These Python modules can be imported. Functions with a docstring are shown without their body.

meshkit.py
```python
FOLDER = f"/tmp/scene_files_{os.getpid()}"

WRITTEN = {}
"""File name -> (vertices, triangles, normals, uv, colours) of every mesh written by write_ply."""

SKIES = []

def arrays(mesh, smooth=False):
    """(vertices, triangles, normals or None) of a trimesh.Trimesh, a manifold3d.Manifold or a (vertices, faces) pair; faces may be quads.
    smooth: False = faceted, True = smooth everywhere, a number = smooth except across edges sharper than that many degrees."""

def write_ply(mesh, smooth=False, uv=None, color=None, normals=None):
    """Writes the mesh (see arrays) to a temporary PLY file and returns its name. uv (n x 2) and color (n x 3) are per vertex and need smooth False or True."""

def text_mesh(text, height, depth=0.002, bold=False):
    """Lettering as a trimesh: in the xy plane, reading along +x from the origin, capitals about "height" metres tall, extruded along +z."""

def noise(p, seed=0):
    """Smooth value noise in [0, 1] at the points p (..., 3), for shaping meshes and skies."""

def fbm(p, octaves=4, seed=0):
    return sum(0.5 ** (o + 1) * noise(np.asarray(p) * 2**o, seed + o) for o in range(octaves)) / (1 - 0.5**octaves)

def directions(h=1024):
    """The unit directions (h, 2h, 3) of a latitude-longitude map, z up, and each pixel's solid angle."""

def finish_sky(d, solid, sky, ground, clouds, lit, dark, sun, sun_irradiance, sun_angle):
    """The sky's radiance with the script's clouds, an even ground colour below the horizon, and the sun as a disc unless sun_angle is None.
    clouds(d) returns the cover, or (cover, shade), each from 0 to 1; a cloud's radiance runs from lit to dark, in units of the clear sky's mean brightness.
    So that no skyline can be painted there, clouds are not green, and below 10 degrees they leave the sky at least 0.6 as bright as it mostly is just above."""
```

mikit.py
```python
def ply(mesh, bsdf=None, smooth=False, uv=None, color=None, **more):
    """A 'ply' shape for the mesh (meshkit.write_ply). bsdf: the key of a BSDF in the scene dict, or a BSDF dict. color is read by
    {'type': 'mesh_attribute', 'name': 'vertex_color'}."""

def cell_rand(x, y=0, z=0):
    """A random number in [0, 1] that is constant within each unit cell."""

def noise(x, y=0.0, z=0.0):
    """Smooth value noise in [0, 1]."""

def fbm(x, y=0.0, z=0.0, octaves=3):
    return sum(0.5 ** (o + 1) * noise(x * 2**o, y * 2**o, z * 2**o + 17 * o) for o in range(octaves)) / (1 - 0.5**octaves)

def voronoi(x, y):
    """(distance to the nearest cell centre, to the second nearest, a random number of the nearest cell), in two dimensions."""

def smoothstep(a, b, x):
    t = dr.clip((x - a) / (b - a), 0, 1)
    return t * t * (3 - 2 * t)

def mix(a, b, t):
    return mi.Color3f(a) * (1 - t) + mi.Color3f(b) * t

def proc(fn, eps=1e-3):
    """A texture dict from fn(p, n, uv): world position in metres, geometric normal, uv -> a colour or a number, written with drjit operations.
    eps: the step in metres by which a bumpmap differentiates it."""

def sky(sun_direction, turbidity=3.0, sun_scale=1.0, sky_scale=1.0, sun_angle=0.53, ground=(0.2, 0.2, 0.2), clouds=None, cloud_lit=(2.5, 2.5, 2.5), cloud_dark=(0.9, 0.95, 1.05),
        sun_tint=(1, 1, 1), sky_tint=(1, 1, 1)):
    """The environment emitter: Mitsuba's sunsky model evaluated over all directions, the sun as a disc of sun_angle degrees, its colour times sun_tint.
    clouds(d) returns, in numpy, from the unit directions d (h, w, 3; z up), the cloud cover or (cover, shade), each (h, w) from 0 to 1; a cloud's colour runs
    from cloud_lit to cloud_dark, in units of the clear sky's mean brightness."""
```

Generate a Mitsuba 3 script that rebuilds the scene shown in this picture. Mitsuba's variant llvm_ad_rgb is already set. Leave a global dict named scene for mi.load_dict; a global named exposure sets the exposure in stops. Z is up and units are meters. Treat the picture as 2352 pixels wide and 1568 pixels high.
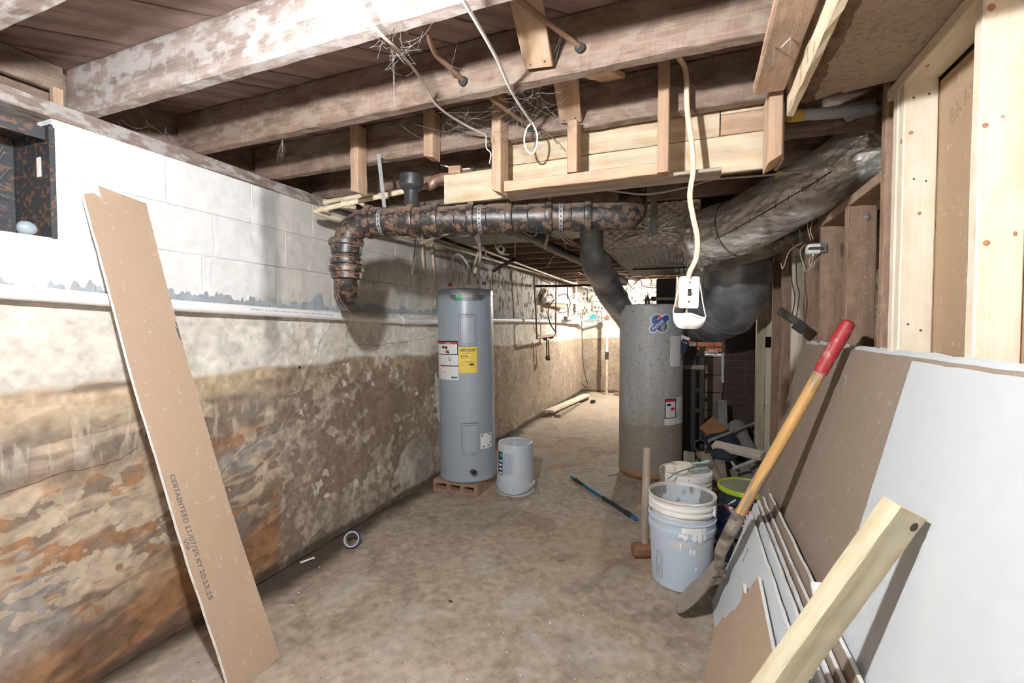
import math, numpy as np, trimesh, drjit as dr, mitsuba as mi, mikit, meshkit
from shapely.geometry import Polygon, box as sbox
from shapely import affinity
from mikit import noise, fbm, voronoi, cell_rand, smoothstep, mix, proc

# ---------------------------------------------------------------- camera, lights, exposure
T = mi.ScalarTransform4f
YAW, PITCH = math.radians(21.4), math.radians(1.8)
EYE = [0.0, 0.0, 1.35]
FWD = [-math.sin(YAW) * math.cos(PITCH), math.cos(YAW) * math.cos(PITCH), -math.sin(PITCH)]
scene, labels = {}, {}
scene['camera'] = {'type': 'perspective', 'fov': 2 * math.degrees(math.atan(1176 / 1038)), 'fov_axis': 'x', 'near_clip': 0.02, 'far_clip': 60.0,
                   'to_world': T().look_at(origin=EYE, target=[EYE[i] + FWD[i] for i in range(3)], up=[0, 0, 1])}
exposure = 0.0
LAMP_NEAR = dict(pos=(-0.56, 0.29, 1.95), r=0.032, power=5200.0, color=(0.965, 0.985, 1.0))     # bulb hung from the joists, above the picture's top edge
LAMP_FAR = dict(pos=(-0.845, 8.06, 2.02), r=0.04, power=5200.0, color=(1.0, 0.93, 0.82))         # bulb behind the grey tank
ADDED_LAMP_NOOK = dict(pos=(0.30, 6.05, 1.75), r=0.03, power=420.0, color=(1.0, 0.97, 0.92))            # added bulb, out of view behind the furnace, to brighten the bricks
ADDED_FILL_REAR = dict(pos=(0.15, -0.9, 1.55), r=0.05, power=330.0, color=(1.0, 0.985, 0.97))           # added fill light behind the camera, unseen, shaped as a bulb on a cord

# ---------------------------------------------------------------- naming
COUNT = {}
def numbered(name):
    n = COUNT.get(name, -1) + 1
    COUNT[name] = n
    return name if n == 0 else f'{name}_{n:03d}'
def thing(name, label, category, group=None):
    key = numbered(name)
    labels[key] = {'label': label, 'category': category}
    if group: labels[key]['group'] = group
    return key
def structure(name, label, category):
    key = numbered(name)
    labels[key] = {'label': label, 'category': category, 'kind': 'structure'}
    return key
def put(key, mesh, mat, smooth=False, **more):
    """one entry; mesh is a Trimesh, or (Trimesh, uv)"""
    uv = None
    if isinstance(mesh, tuple): mesh, uv = mesh
    if uv is not None and smooth not in (True, False): smooth = False
    scene[key] = mikit.ply(mesh, 'bsdf_' + mat, smooth=smooth, uv=uv, **more)
    return key
def part(parent, name, mesh, mat, smooth=False, label=None, kind=None, **more):
    key = numbered(parent + '__' + name)
    put(key, mesh, mat, smooth, **more)
    if label or kind:
        labels[key] = {}
        if label: labels[key]['label'] = label
        if kind: labels[key]['kind'] = kind
    return key
def single(name, label, category, mesh, mat, smooth=False, group=None, kind=None):
    key = thing(name, label, category, group)
    if kind: labels[key]['kind'] = kind
    put(key, mesh, mat, smooth)
    return key

# ---------------------------------------------------------------- mesh helpers
def V(*a): return np.array(a, float)
def unit(v): v = np.asarray(v, float); return v / np.linalg.norm(v)
def cat(*m): return trimesh.util.concatenate([x for x in m])
def tm(v, f): return trimesh.Trimesh(np.asarray(v, float), np.asarray(f, int), process=False)
def loft(rings, caps=True, closed=True):
    """rings: k x n x 3"""
    R = np.asarray(rings, float); k, n = R.shape[:2]
    v = R.reshape(-1, 3); f = []
    m = n if closed else n - 1
    for i in range(k - 1):
        for j in range(m):
            a, b = i * n + j, i * n + (j + 1) % n
            f += [[a, b, b + n], [a, b + n, a + n]]
    if caps:
        v = np.vstack([v, R[0].mean(0), R[-1].mean(0)])
        for j in range(m):
            f.append([len(v) - 2, (j + 1) % n, j]); o = (k - 1) * n
            f.append([len(v) - 1, o + j, o + (j + 1) % n])
    return tm(v, f)
BOARD_ID = [0]
def board(p0, p1, w, t, up=(0, 0, 1), ch=0.003, seg=4, wob=0.0, seed=0, end0=None, end1=None, slant=0.0):
    """a sawn board from p0 to p1 (centre line), w along up, t across; uv runs along the grain in metres"""
    p0, p1 = V(*p0), V(*p1)
    a = unit(p1 - p0); L = np.linalg.norm(p1 - p0)
    up = V(*up); wv = unit(up - a * (up @ a)); tv = np.cross(a, wv)
    rng = np.random.default_rng(seed + 17)
    hw, ht = w / 2, t / 2
    prof = [(-hw + ch, -ht), (hw - ch, -ht), (hw, -ht + ch), (hw, ht - ch), (hw - ch, ht), (-hw + ch, ht), (-hw, ht - ch), (-hw, -ht + ch), (-hw + ch, -ht)]
    per = [0.0]
    for q, r in zip(prof[:-1], prof[1:]): per.append(per[-1] + math.hypot(r[0] - q[0], r[1] - q[1]))
    BOARD_ID[0] += 1; off = 40.0 * BOARD_ID[0]
    v, uv = [], []
    for i in range(seg + 1):
        s = L * i / seg
        jit = rng.normal(0, wob, (8, 2)) if wob else np.zeros((8, 2))
        jit = np.vstack([jit, jit[:1]])
        for (x, y), q, j in zip(prof, per, jit):
            sl = slant * (x / hw) if i in (0, seg) else 0.0
            v.append(p0 + a * (s + sl * (1 if i == seg else 0)) + wv * (x + j[0]) + tv * (y + j[1])); uv.append((off + 2 + s, q))
    n, f = 9, []
    for i in range(seg):
        for j in range(8):
            q = i * n + j
            f += [[q, q + 1, q + 1 + n], [q, q + 1 + n, q + n]]
    for i, flip in ((0, False), (seg, True)):
        base = len(v)
        for j in range(8):
            v.append(v[i * n + j]); uv.append((off + 2 + prof[j][1] * 0.3, 0.3 + prof[j][0]))
        v.append(np.mean(v[base:base + 8], 0)); uv.append((off + 2, 0.3))
        for j in range(8):
            tri = [base + 8, base + (j + 1) % 8, base + j]
            f.append(tri[::-1] if flip else tri)
    m = tm(v, f)
    if np.linalg.det(np.array([a, wv, tv])) * 1 > 0 and m.volume < 0: m.invert()
    if m.volume < 0: m.invert()
    return m, np.array(uv)
def boxm(x0, x1, y0, y1, z0, z1, ch=0.0):
    if ch <= 0:
        m = trimesh.creation.box(extents=(x1 - x0, y1 - y0, z1 - z0)); m.apply_translation(((x0 + x1) / 2, (y0 + y1) / 2, (z0 + z1) / 2)); return m
    pts = []
    for sx in (0, 1):
        for sy in (0, 1):
            for sz in (0, 1):
                for k in range(3):
                    e = [ch, ch, ch]; e[k] = 0
                    pts.append([(x0 + e[0], x1 - e[0])[sx], (y0 + e[1], y1 - e[1])[sy], (z0 + e[2], z1 - e[2])[sz]])
    return trimesh.convex.convex_hull(np.array(pts))
def obox(c, ax, ay, sx, sy, sz, ch=0.0):
    """box of size sx,sy,sz centred at c with x axis ax and y axis near ay"""
    ax = unit(ax); ay = V(*ay); ay = unit(ay - ax * (ay @ ax)); az = np.cross(ax, ay)
    m = boxm(-sx / 2, sx / 2, -sy / 2, sy / 2, -sz / 2, sz / 2, ch)
    M = np.eye(4); M[:3, 0], M[:3, 1], M[:3, 2], M[:3, 3] = ax, ay, az, c
    m.apply_transform(M); return m
def spline(pts, n=8):
    P = np.asarray(pts, float)
    if len(P) < 3: return np.array([P[0] + (P[-1] - P[0]) * t for t in np.linspace(0, 1, n + 1)])
    Q = np.vstack([2 * P[0] - P[1], P, 2 * P[-1] - P[-2]]); out = []
    for i in range(1, len(Q) - 2):
        for t in np.linspace(0, 1, n, endpoint=False):
            a, b, c, d = Q[i - 1:i + 3]
            out.append(0.5 * (2 * b + (c - a) * t + (2 * a - 5 * b + 4 * c - d) * t * t + (3 * b - a - 3 * c + d) * t ** 3))
    out.append(P[-1]); return np.array(out)
def sweep(path, r, sides=12, caps=True, squash=None):
    """tube along path; r a number or one per point"""
    P = np.asarray(path, float); k = len(P); R = np.broadcast_to(np.asarray(r, float), (k,))
    tan = np.gradient(P, axis=0); tan /= np.linalg.norm(tan, axis=1, keepdims=True) + 1e-12
    ref = V(0, 0, 1) if abs(tan[0][2]) < 0.9 else V(1, 0, 0)
    nrm = unit(ref - tan[0] * (ref @ tan[0])); rings = []
    ang = np.arange(sides) * 2 * np.pi / sides
    for i in range(k):
        nrm = unit(nrm - tan[i] * (nrm @ tan[i])); b = np.cross(tan[i], nrm)
        sq = squash if squash is not None else 1.0
        rings.append(P[i] + R[i] * (np.cos(ang)[:, None] * nrm * sq + np.sin(ang)[:, None] * b))
    return loft(rings, caps)
def tube(pts, r, n=8, sides=10): return sweep(spline(pts, n), r, sides)
def lathe(profile, sides=40, center=(0, 0, 0), axis=(0, 0, 1)):
    """profile of (radius, height) from bottom to top, a closed skin when it starts and ends at radius 0"""
    ang = np.arange(sides) * 2 * np.pi / sides
    axis = unit(axis); e1 = unit(np.cross(axis, V(0, 1, 0)) if abs(axis[1]) < 0.9 else np.cross(axis, V(1, 0, 0))); e2 = np.cross(axis, e1)
    rings = [V(*center) + axis * h + r * (np.cos(ang)[:, None] * e1 + np.sin(ang)[:, None] * e2) for r, h in [(max(r, 1e-5), h) for r, h in profile]]
    m = loft(rings, True)
    if m.volume < 0: m.invert()
    return m
def wavy(m, amp, scale, seed=0):
    v = np.array(m.vertices); d = np.stack([meshkit.fbm(v * scale + 31.7 * k, 3, seed + k) - 0.5 for k in range(3)], 1)
    return tm(v + d * amp * 2, m.faces)
def flat(poly, z0, z1):
    return trimesh.creation.extrude_polygon(poly, z1 - z0, engine='earcut').apply_translation((0, 0, z0))
def place(m, origin, ex, ey):
    ex = unit(ex); ey = V(*ey); ey = unit(ey - ex * (ey @ ex)); ez = np.cross(ex, ey)
    M = np.eye(4); M[:3, 0], M[:3, 1], M[:3, 2], M[:3, 3] = ex, ey, ez, origin
    m = m.copy(); m.apply_transform(M); return m
def rrect(w, h, r, x=0, y=0): return sbox(x + r, y + r, x + w - r, y + h - r).buffer(r, 6)
def text(s, h, bold=False, depth=0.0006):
    m = meshkit.text_mesh(s, h, depth, bold); m.apply_translation((-m.bounds[0][0], 0, 0)); return m
def fit(m, w):
    m = m.copy(); m.apply_scale((w / (m.bounds[1][0] - m.bounds[0][0]), 1, 1)); return m
def wrap(m, cx, cy, r, a0, z0, maxedge=0.02):
    """bends a flat piece (x along, y up, z out) around a vertical cylinder: x=0 at the angle a0, x grows to the viewer's right"""
    v, f = trimesh.remesh.subdivide_to_size(m.vertices, m.faces, maxedge) if maxedge else (m.vertices, m.faces)
    a = a0 + v[:, 0] / r; rr = r + v[:, 2]
    return tm(np.stack([cx + rr * np.cos(a), cy + rr * np.sin(a), z0 + v[:, 1]], 1), f)
def grid_surface(o, du, dv, nu, nv, disp):
    """grid o + u*du + v*dv, pushed along the normal by disp(points)"""
    o, du, dv = V(*o), V(*du), V(*dv); n = unit(np.cross(du, dv))
    u, w = np.meshgrid(np.linspace(0, 1, nu + 1), np.linspace(0, 1, nv + 1), indexing='ij')
    p = o + u[..., None] * du + w[..., None] * dv
    p = p + disp(p)[..., None] * n
    i = np.arange((nu + 1) * (nv + 1)).reshape(nu + 1, nv + 1)
    q = np.stack([i[:-1, :-1], i[1:, :-1], i[1:, 1:], i[:-1, 1:]], -1).reshape(-1, 4)
    return tm(p.reshape(-1, 3), np.vstack([q[:, [0, 1, 2]], q[:, [0, 2, 3]]]))

# ---------------------------------------------------------------- materials
def rgb(*c): return {'type': 'rgb', 'value': [float(x) for x in c]}
def mat(name, color, rough=0.7, metallic=0.0, spec=0.5, bump=None, bump_scale=1.0, twosided=True, **more):
    base = proc(color) if callable(color) else rgb(*color)
    d = {'type': 'principled', 'base_color': base, 'roughness': float(rough), 'metallic': float(metallic), 'specular': float(spec), **more}
    if bump is not None: d = {'type': 'bumpmap', 'arbitrary': proc(bump, eps=2e-3), 'scale': bump_scale, 'bsdf': d}
    scene['bsdf_' + name] = {'type': 'twosided', 'bsdf': d} if twosided else d
    return name
def wood(dark, light, weather=(0.5, 0.5, 0.5), weathering=0.0, ring=26.0, knots=0.0, knot_color=(0.2, 0.1, 0.05), speck=0.0, tone=0.25, saw=0.0, grain=0.5):
    def fn(p, n, uv):
        k = dr.floor(uv.x / 40.0); u = uv.x - 40.0 * k; v = uv.y
        warp = fbm(u * 1.1 + k * 3.1, v * 4 + k, 0.0, 2) - 0.5
        g = 0.5 + 0.5 * dr.sin((v + warp * 0.10) * ring * 6.28)
        fine = fbm(u * 7 + k, v * 210, k, 3)
        mott = fbm(u * 11 + v * 9 + k, v * 30 - u * 5, k + 9, 4)
        c = mix(dark, light, dr.clip(0.5 + (g - 0.5) * 0.55 * grain * 2 + (fine - 0.5) * 0.6 + (mott - 0.5) * 0.8 + (cell_rand(k, 5) - 0.5) * tone * 2, 0, 1))
        if knots > 0:
            d1, _, r = voronoi(u * 1.9 + k * 7.3, v * 6.5 + k * 1.7)
            rad = 0.06 + 0.35 * r
            hit = smoothstep(rad, rad * 0.55, d1) * (dr.select(r < knots, 1.0, 0.0))
            c = mix(c, knot_color, hit * 0.85)
        if weathering > 0:
            w = smoothstep(0.40, 0.68, fbm(u * 20 + v * 14 + k, v * 40 - u * 9, k + 3, 5))
            c = mix(c, weather, w * weathering)
        if saw > 0:
            c = c * (1.0 - saw * (fbm(u * 300 + v * 40, v * 14, k, 3) - 0.3))
        if speck > 0:
            s = noise(u * 330, v * 330, k); c = mix(c, (0.62, 0.58, 0.5), smoothstep(0.90, 0.95, s) * speck)
        return c
    return fn
mat('joist_wood', wood((0.100, 0.063, 0.045), (0.225, 0.155, 0.115), (0.28, 0.24, 0.195), 0.30, 9, 0.0, saw=0.22, grain=0.3), 0.85)
mat('joist_light', wood((0.165, 0.125, 0.105), (0.34, 0.27, 0.235), (0.43, 0.42, 0.41), 0.55, 9, 0.0, saw=0.2, grain=0.3), 0.85)  # paler, greyer version of the joist wood
mat('subfloor_wood', wood((0.135, 0.088, 0.072), (0.245, 0.168, 0.140), (0.085, 0.055, 0.048), 0.22, 13, 0.20, (0.05, 0.028, 0.022), tone=0.35), 0.8)
mat('plank_pine', wood((0.36, 0.255, 0.155), (0.53, 0.43, 0.295), (0.42, 0.40, 0.32), 0.45, 13, 0.12, (0.20, 0.12, 0.08), tone=0.15), 0.75)
mat('hanger_wood', wood((0.25, 0.150, 0.092), (0.42, 0.285, 0.185), (0.24, 0.18, 0.145), 0.30, 12, 0.15, (0.13, 0.07, 0.05), grain=0.4), 0.8)
mat('new_pine', wood((0.59, 0.495, 0.365), (0.72, 0.645, 0.525), (0.72, 0.66, 0.555), 0.4, 9, 0.0, (0.42, 0.20, 0.10), 0.0, 0.10, grain=0.4), 0.6)
mat('old_stud', wood((0.185, 0.112, 0.072), (0.345, 0.228, 0.155), (0.12, 0.078, 0.055), 0.30, 8, 0.12, (0.08, 0.045, 0.032), 0.7, grain=0.25), 0.85)
mat('treated_wood', wood((0.39, 0.32, 0.19), (0.54, 0.475, 0.33), (0.46, 0.44, 0.33), 0.4, 15, 0.05, (0.20, 0.13, 0.07), 0.0, 0.1, grain=0.55), 0.7)
mat('grey_wood', wood((0.22, 0.18, 0.14), (0.37, 0.31, 0.25), (0.31, 0.27, 0.23), 0.4, 12, 0.1), 0.85)
mat('dark_wood', wood((0.030, 0.020, 0.016), (0.08, 0.055, 0.042), (0.05, 0.04, 0.03), 0.4, 12), 0.85)

CRACKS = [((2.24, 1.42), (2.06, 1.12), (1.90, 0.86), (1.86, 0.80), (1.66, 0.76), (1.50, 0.66), (1.42, 0.50), (1.30, 0.22)), ((1.95, 0.82), (2.10, 0.87)), ((0.6, 0.78), (0.9, 0.815), (1.15, 0.855)), ((2.3, 1.22), (2.9, 1.23), (3.3, 1.25)), ((4.9, 1.42), (4.86, 0.9), (4.80, 0.2)), ((7.0, 1.4), (6.98, 0.9), (6.9, 0.05))]
def crack_mask(y, z):
    d = mi.Float(9.0)
    for line in CRACKS:
        for (ay, az), (by, bz) in zip(line, line[1:]):
            ly, lz = by - ay, bz - az
            t = dr.clip(((y - ay) * ly + (z - az) * lz) / (ly * ly + lz * lz), 0, 1)
            d = dr.minimum(d, dr.sqrt(dr.square(y - ay - t * ly) + dr.square(z - az - t * lz)))
    return smoothstep(0.0026, 0.0009, d)
def wall_color(p, n, uv):
    yn, z = p.y + (p.x + 2.09) * 1.0, p.z
    f1 = fbm(yn * 3.1, z * 3.1, 3.0, 4); f2 = fbm(yn * 3.1, z * 3.1, 43.0, 4)
    y = yn + (f1 - 0.5) * 0.16; w = z + (f2 - 0.5) * 0.16                        # warped
    fine = fbm(yn * 30, z * 30, 1.0, 5); med = fbm(yn * 7, z * 7, 7.0, 4)
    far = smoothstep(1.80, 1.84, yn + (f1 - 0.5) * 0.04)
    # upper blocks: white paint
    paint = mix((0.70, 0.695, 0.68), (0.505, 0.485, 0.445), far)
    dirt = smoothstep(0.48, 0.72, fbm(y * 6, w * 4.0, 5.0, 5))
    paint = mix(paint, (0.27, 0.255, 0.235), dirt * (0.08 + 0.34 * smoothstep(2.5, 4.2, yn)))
    chips = smoothstep(0.60, 0.625, fbm(yn * 30, z * 17, 9.0, 5)) * smoothstep(3.3, 4.6, yn)
    paint = mix(paint, (0.10, 0.09, 0.08), chips * 0.9)
    streak = smoothstep(0.09, 0.02, dr.abs(yn - 1.795 + (f1 - 0.5) * 0.10)) * smoothstep(0.4, 0.7, z - 0.6) * (0.6 + 0.5 * med)
    # grey primer band with a ragged top
    rag = fbm(yn * 6, 0.3, 2.0, 2) * 0.085 + fbm(yn * 45, z * 10, 4.0, 3) * 0.075
    band_top = 1.425 + rag * 0.9 + 0.07 * smoothstep(0.09, 0.0, dr.abs(yn - 2.13))
    band = smoothstep(band_top + 0.003, band_top - 0.003, z) * smoothstep(1.452, 1.457, z)
    band_c = mix((0.235, 0.265, 0.295), (0.37, 0.40, 0.42), fbm(yn * 50, z * 20, 6.0, 4))
    # plaster between the band and the tide line
    plas = mix((0.65, 0.62, 0.57), (0.57, 0.53, 0.47), smoothstep(0.3, 0.7, fbm(y * 2.4, w * 5, 11.0, 5)))
    plas = mix(plas, (0.45, 0.38, 0.295), far * 0.55 * smoothstep(0.30, 0.65, fbm(yn * 6, z * 1.4, 13.0, 5)))
    plas = mix(plas, (0.66, 0.63, 0.56), smoothstep(0.600, 0.612, fbm(y * 3.0, w * 4, 12.0, 4)) * 0.75)
    # below the tide line, by the window: ochre, grey and rust in slanting layers
    zl = w + (y - 1.0) * -0.10
    lay = fbm(y * 3.0, zl * 24, 31.0, 5) * 0.6 + fbm(y * 6, w * 8, 36.0, 5) * 0.4
    near = mix((0.42, 0.33, 0.245), (0.20, 0.155, 0.118), smoothstep(0.40, 0.58, lay))
    near = mix(near, (0.205, 0.175, 0.150), smoothstep(0.12, 0.03, dr.abs(zl - 0.93)) * smoothstep(0.30, 0.62, fbm(yn * 9, z * 3, 33.0, 4)) * 0.8)
    near = mix(near, mix((0.29, 0.165, 0.09), (0.34, 0.155, 0.06), fine), smoothstep(0.53, 0.62, fbm(y * 3.4, zl * 11, 51.0, 4) * 0.6 + fbm(yn * 16, zl * 34, 55.0, 4) * 0.4) * smoothstep(0.86, 0.74, zl) * 0.8)
    near = mix(near, (0.53, 0.47, 0.385), smoothstep(0.53, 0.64, fbm(yn * 42, z * 7, 57.0, 4)) * smoothstep(0.78, 0.92, w) * smoothstep(1.08, 0.92, w) * 0.5)
    grey = smoothstep(0.505, 0.525, fbm(y * 2.6, w * 3.6, 61.0, 3) * 0.65 + fbm(yn * 15, z * 18, 65.0, 4) * 0.35) * smoothstep(0.78, 0.66, zl) * smoothstep(0.12, 0.3, zl)
    near = mix(near, mix((0.20, 0.19, 0.178), (0.30, 0.28, 0.26), fine), grey * 0.85)
    near = mix(near, (0.45, 0.37, 0.28), smoothstep(0.565, 0.58, fbm(yn * 14, z * 20, 41.0, 5)) * smoothstep(0.85, 0.70, zl) * smoothstep(0.15, 0.35, zl) * 0.8)
    base = smoothstep(0.46, 0.10, zl + (f1 - 0.5) * 0.4)
    near = mix(near, mix((0.125, 0.075, 0.048), (0.27, 0.135, 0.065), smoothstep(0.42, 0.62, fbm(y * 4, zl * 11, 71.0, 5))), base * 0.85)
    # further on: brown with flaked patches
    fard = mix((0.165, 0.122, 0.090), (0.265, 0.205, 0.152), fbm(yn * 9, z * 2.2, 81.0, 5))
    fl = fbm(y * 4.4, w * 5.2, 91.0, 3) * 0.62 + fbm(yn * 17, z * 20, 97.0, 5) * 0.38 + smoothstep(1.0, 0.3, z) * 0.085 - 0.045
    edge = smoothstep(0.500, 0.515, fl) - smoothstep(0.515, 0.535, fl)
    fard = mix(fard, mix((0.235, 0.19, 0.148), (0.41, 0.35, 0.28), smoothstep(0.3, 0.7, fbm(yn * 26, z * 26, 95.0, 5))), smoothstep(0.508, 0.520, fl) * 0.9)
    fard = mix(fard, (0.12, 0.09, 0.068), edge * 0.35)
    fard = mix(fard, (0.58, 0.53, 0.455), smoothstep(0.615, 0.63, fbm(y * 6.5, w * 5, 101.0, 3) * 0.7 + fbm(yn * 24, z * 20, 105.0, 4) * 0.3) * smoothstep(0.1, 0.3, z) * 0.9)
    fard = mix(fard, mix((0.26, 0.21, 0.165), (0.385, 0.315, 0.245), med), smoothstep(3.6, 5.2, yn) * 0.8)
    half = smoothstep(0.27, 0.255, dr.sqrt(dr.square((yn - 3.18 + (f1 - 0.5) * 0.1) / 0.9) + dr.square(z - 0.19))) * smoothstep(0.02, 0.05, z)
    fard = mix(fard, mix((0.25, 0.225, 0.195), (0.44, 0.405, 0.355), smoothstep(0.35, 0.65, fbm(yn * 5, z * 5, 131.0, 5))), half * 0.85)
    low = mix(near, fard, far)
    low = mix(low, (0.175, 0.155, 0.138), streak * 0.45)
    tide = 1.135 + (fbm(yn * 3.0, 0.5, 111.0, 4) - 0.5) * 0.09 + (fine - 0.5) * 0.015
    och = smoothstep(tide - 0.22, tide - 0.03, z) * smoothstep(0.25, 0.62, fbm(y * 2.0, z * 16, 115.0, 4))
    low = mix(low, mix((0.42, 0.30, 0.18), (0.54, 0.44, 0.315), fine), och * (0.9 - 0.55 * far))
    body = mix(low, plas, smoothstep(tide - 0.018, tide + 0.014, z))
    body = mix(body, (0.055, 0.042, 0.034), crack_mask(yn + (med - 0.5) * 0.05, z + (fbm(yn * 12, z * 12, 23.0, 4) - 0.5) * 0.05) * 0.7)
    body = mix(body, (0.225, 0.205, 0.185), streak * smoothstep(1.0, 1.2, z) * 0.7)
    pat = dr.sqrt(dr.square((yn - 2.30) / 1.1) + dr.square((z - 1.275) / 0.8)) + (med - 0.5) * 0.10
    body = mix(body, (0.62, 0.58, 0.49), smoothstep(0.105, 0.098, pat) * 0.85)
    body = mix(body, (0.02, 0.018, 0.016), smoothstep(0.011, 0.008, dr.sqrt(dr.square(yn - 1.975) + dr.square(z - 1.118))))
    body = body * (0.66 + 0.68 * fine)
    up = mix(paint, (0.175, 0.172, 0.168), streak * 0.85) * (0.90 + 0.20 * fine)
    up = mix(up, band_c, band)
    c = mix(body, up, smoothstep(1.448, 1.454, z))
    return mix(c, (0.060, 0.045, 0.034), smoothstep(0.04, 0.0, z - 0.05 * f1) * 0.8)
def wall_bump(p, n, uv):
    y, z = p.y + p.x, p.z
    return (fbm(y * 22, z * 22, 2.0, 4)) * 0.010 + smoothstep(0.5, 0.6, fbm(y * 9, z * 11, 41.0, 3)) * 0.002
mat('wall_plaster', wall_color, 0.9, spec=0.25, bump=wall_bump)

def floor_color(p, n, uv):
    x, y = p.x, p.y
    w1 = fbm(x * 2.6, y * 2.6, 2.0, 4); w2 = fbm(x * 2.6, y * 2.6, 52.0, 4)
    a, b = x + (w1 - 0.5) * 0.3, y + (w2 - 0.5) * 0.3
    med = fbm(a * 3.3, b * 3.3, 5.0, 5); fine = fbm(x * 30, y * 30, 9.0, 5)
    c = mix((0.275, 0.218, 0.165), (0.42, 0.352, 0.278), dr.clip(0.5 + (med - 0.5) * 0.75 + (fine - 0.5) * 1.7, 0, 1))
    c = mix(c, (0.300, 0.200, 0.115), smoothstep(0.52, 0.66, fbm(a * 1.5, b * 1.5, 15.0, 5)) * 0.40)
    c = mix(c, (0.115, 0.094, 0.076), smoothstep(0.57, 0.70, fbm(a * 5.6, b * 5.6, 25.0, 5)) * 0.32)
    c = mix(c, (0.43, 0.405, 0.375), smoothstep(0.55, 0.70, fbm(a * 4.4, b * 4.4, 35.0, 5)) * 0.30)
    c = mix(c, (0.38, 0.32, 0.25), smoothstep(4.5, 7.0, y) * 0.5)
    c = mix(c, (0.62, 0.59, 0.55), smoothstep(0.955, 0.97, noise(x * 120, y * 120, 3.0)) * 0.6)
    c = mix(c, (0.10, 0.08, 0.06), smoothstep(0.93, 0.95, noise(x * 130, y * 130, 13.0)) * 0.6)
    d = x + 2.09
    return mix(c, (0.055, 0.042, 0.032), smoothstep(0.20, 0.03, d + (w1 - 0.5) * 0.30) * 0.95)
def floor_bump(p, n, uv): return fbm(p.x * 30, p.y * 30, 4.0, 4) * 0.006
mat('floor_concrete', floor_color, 0.85, spec=0.3, bump=floor_bump)

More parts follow.
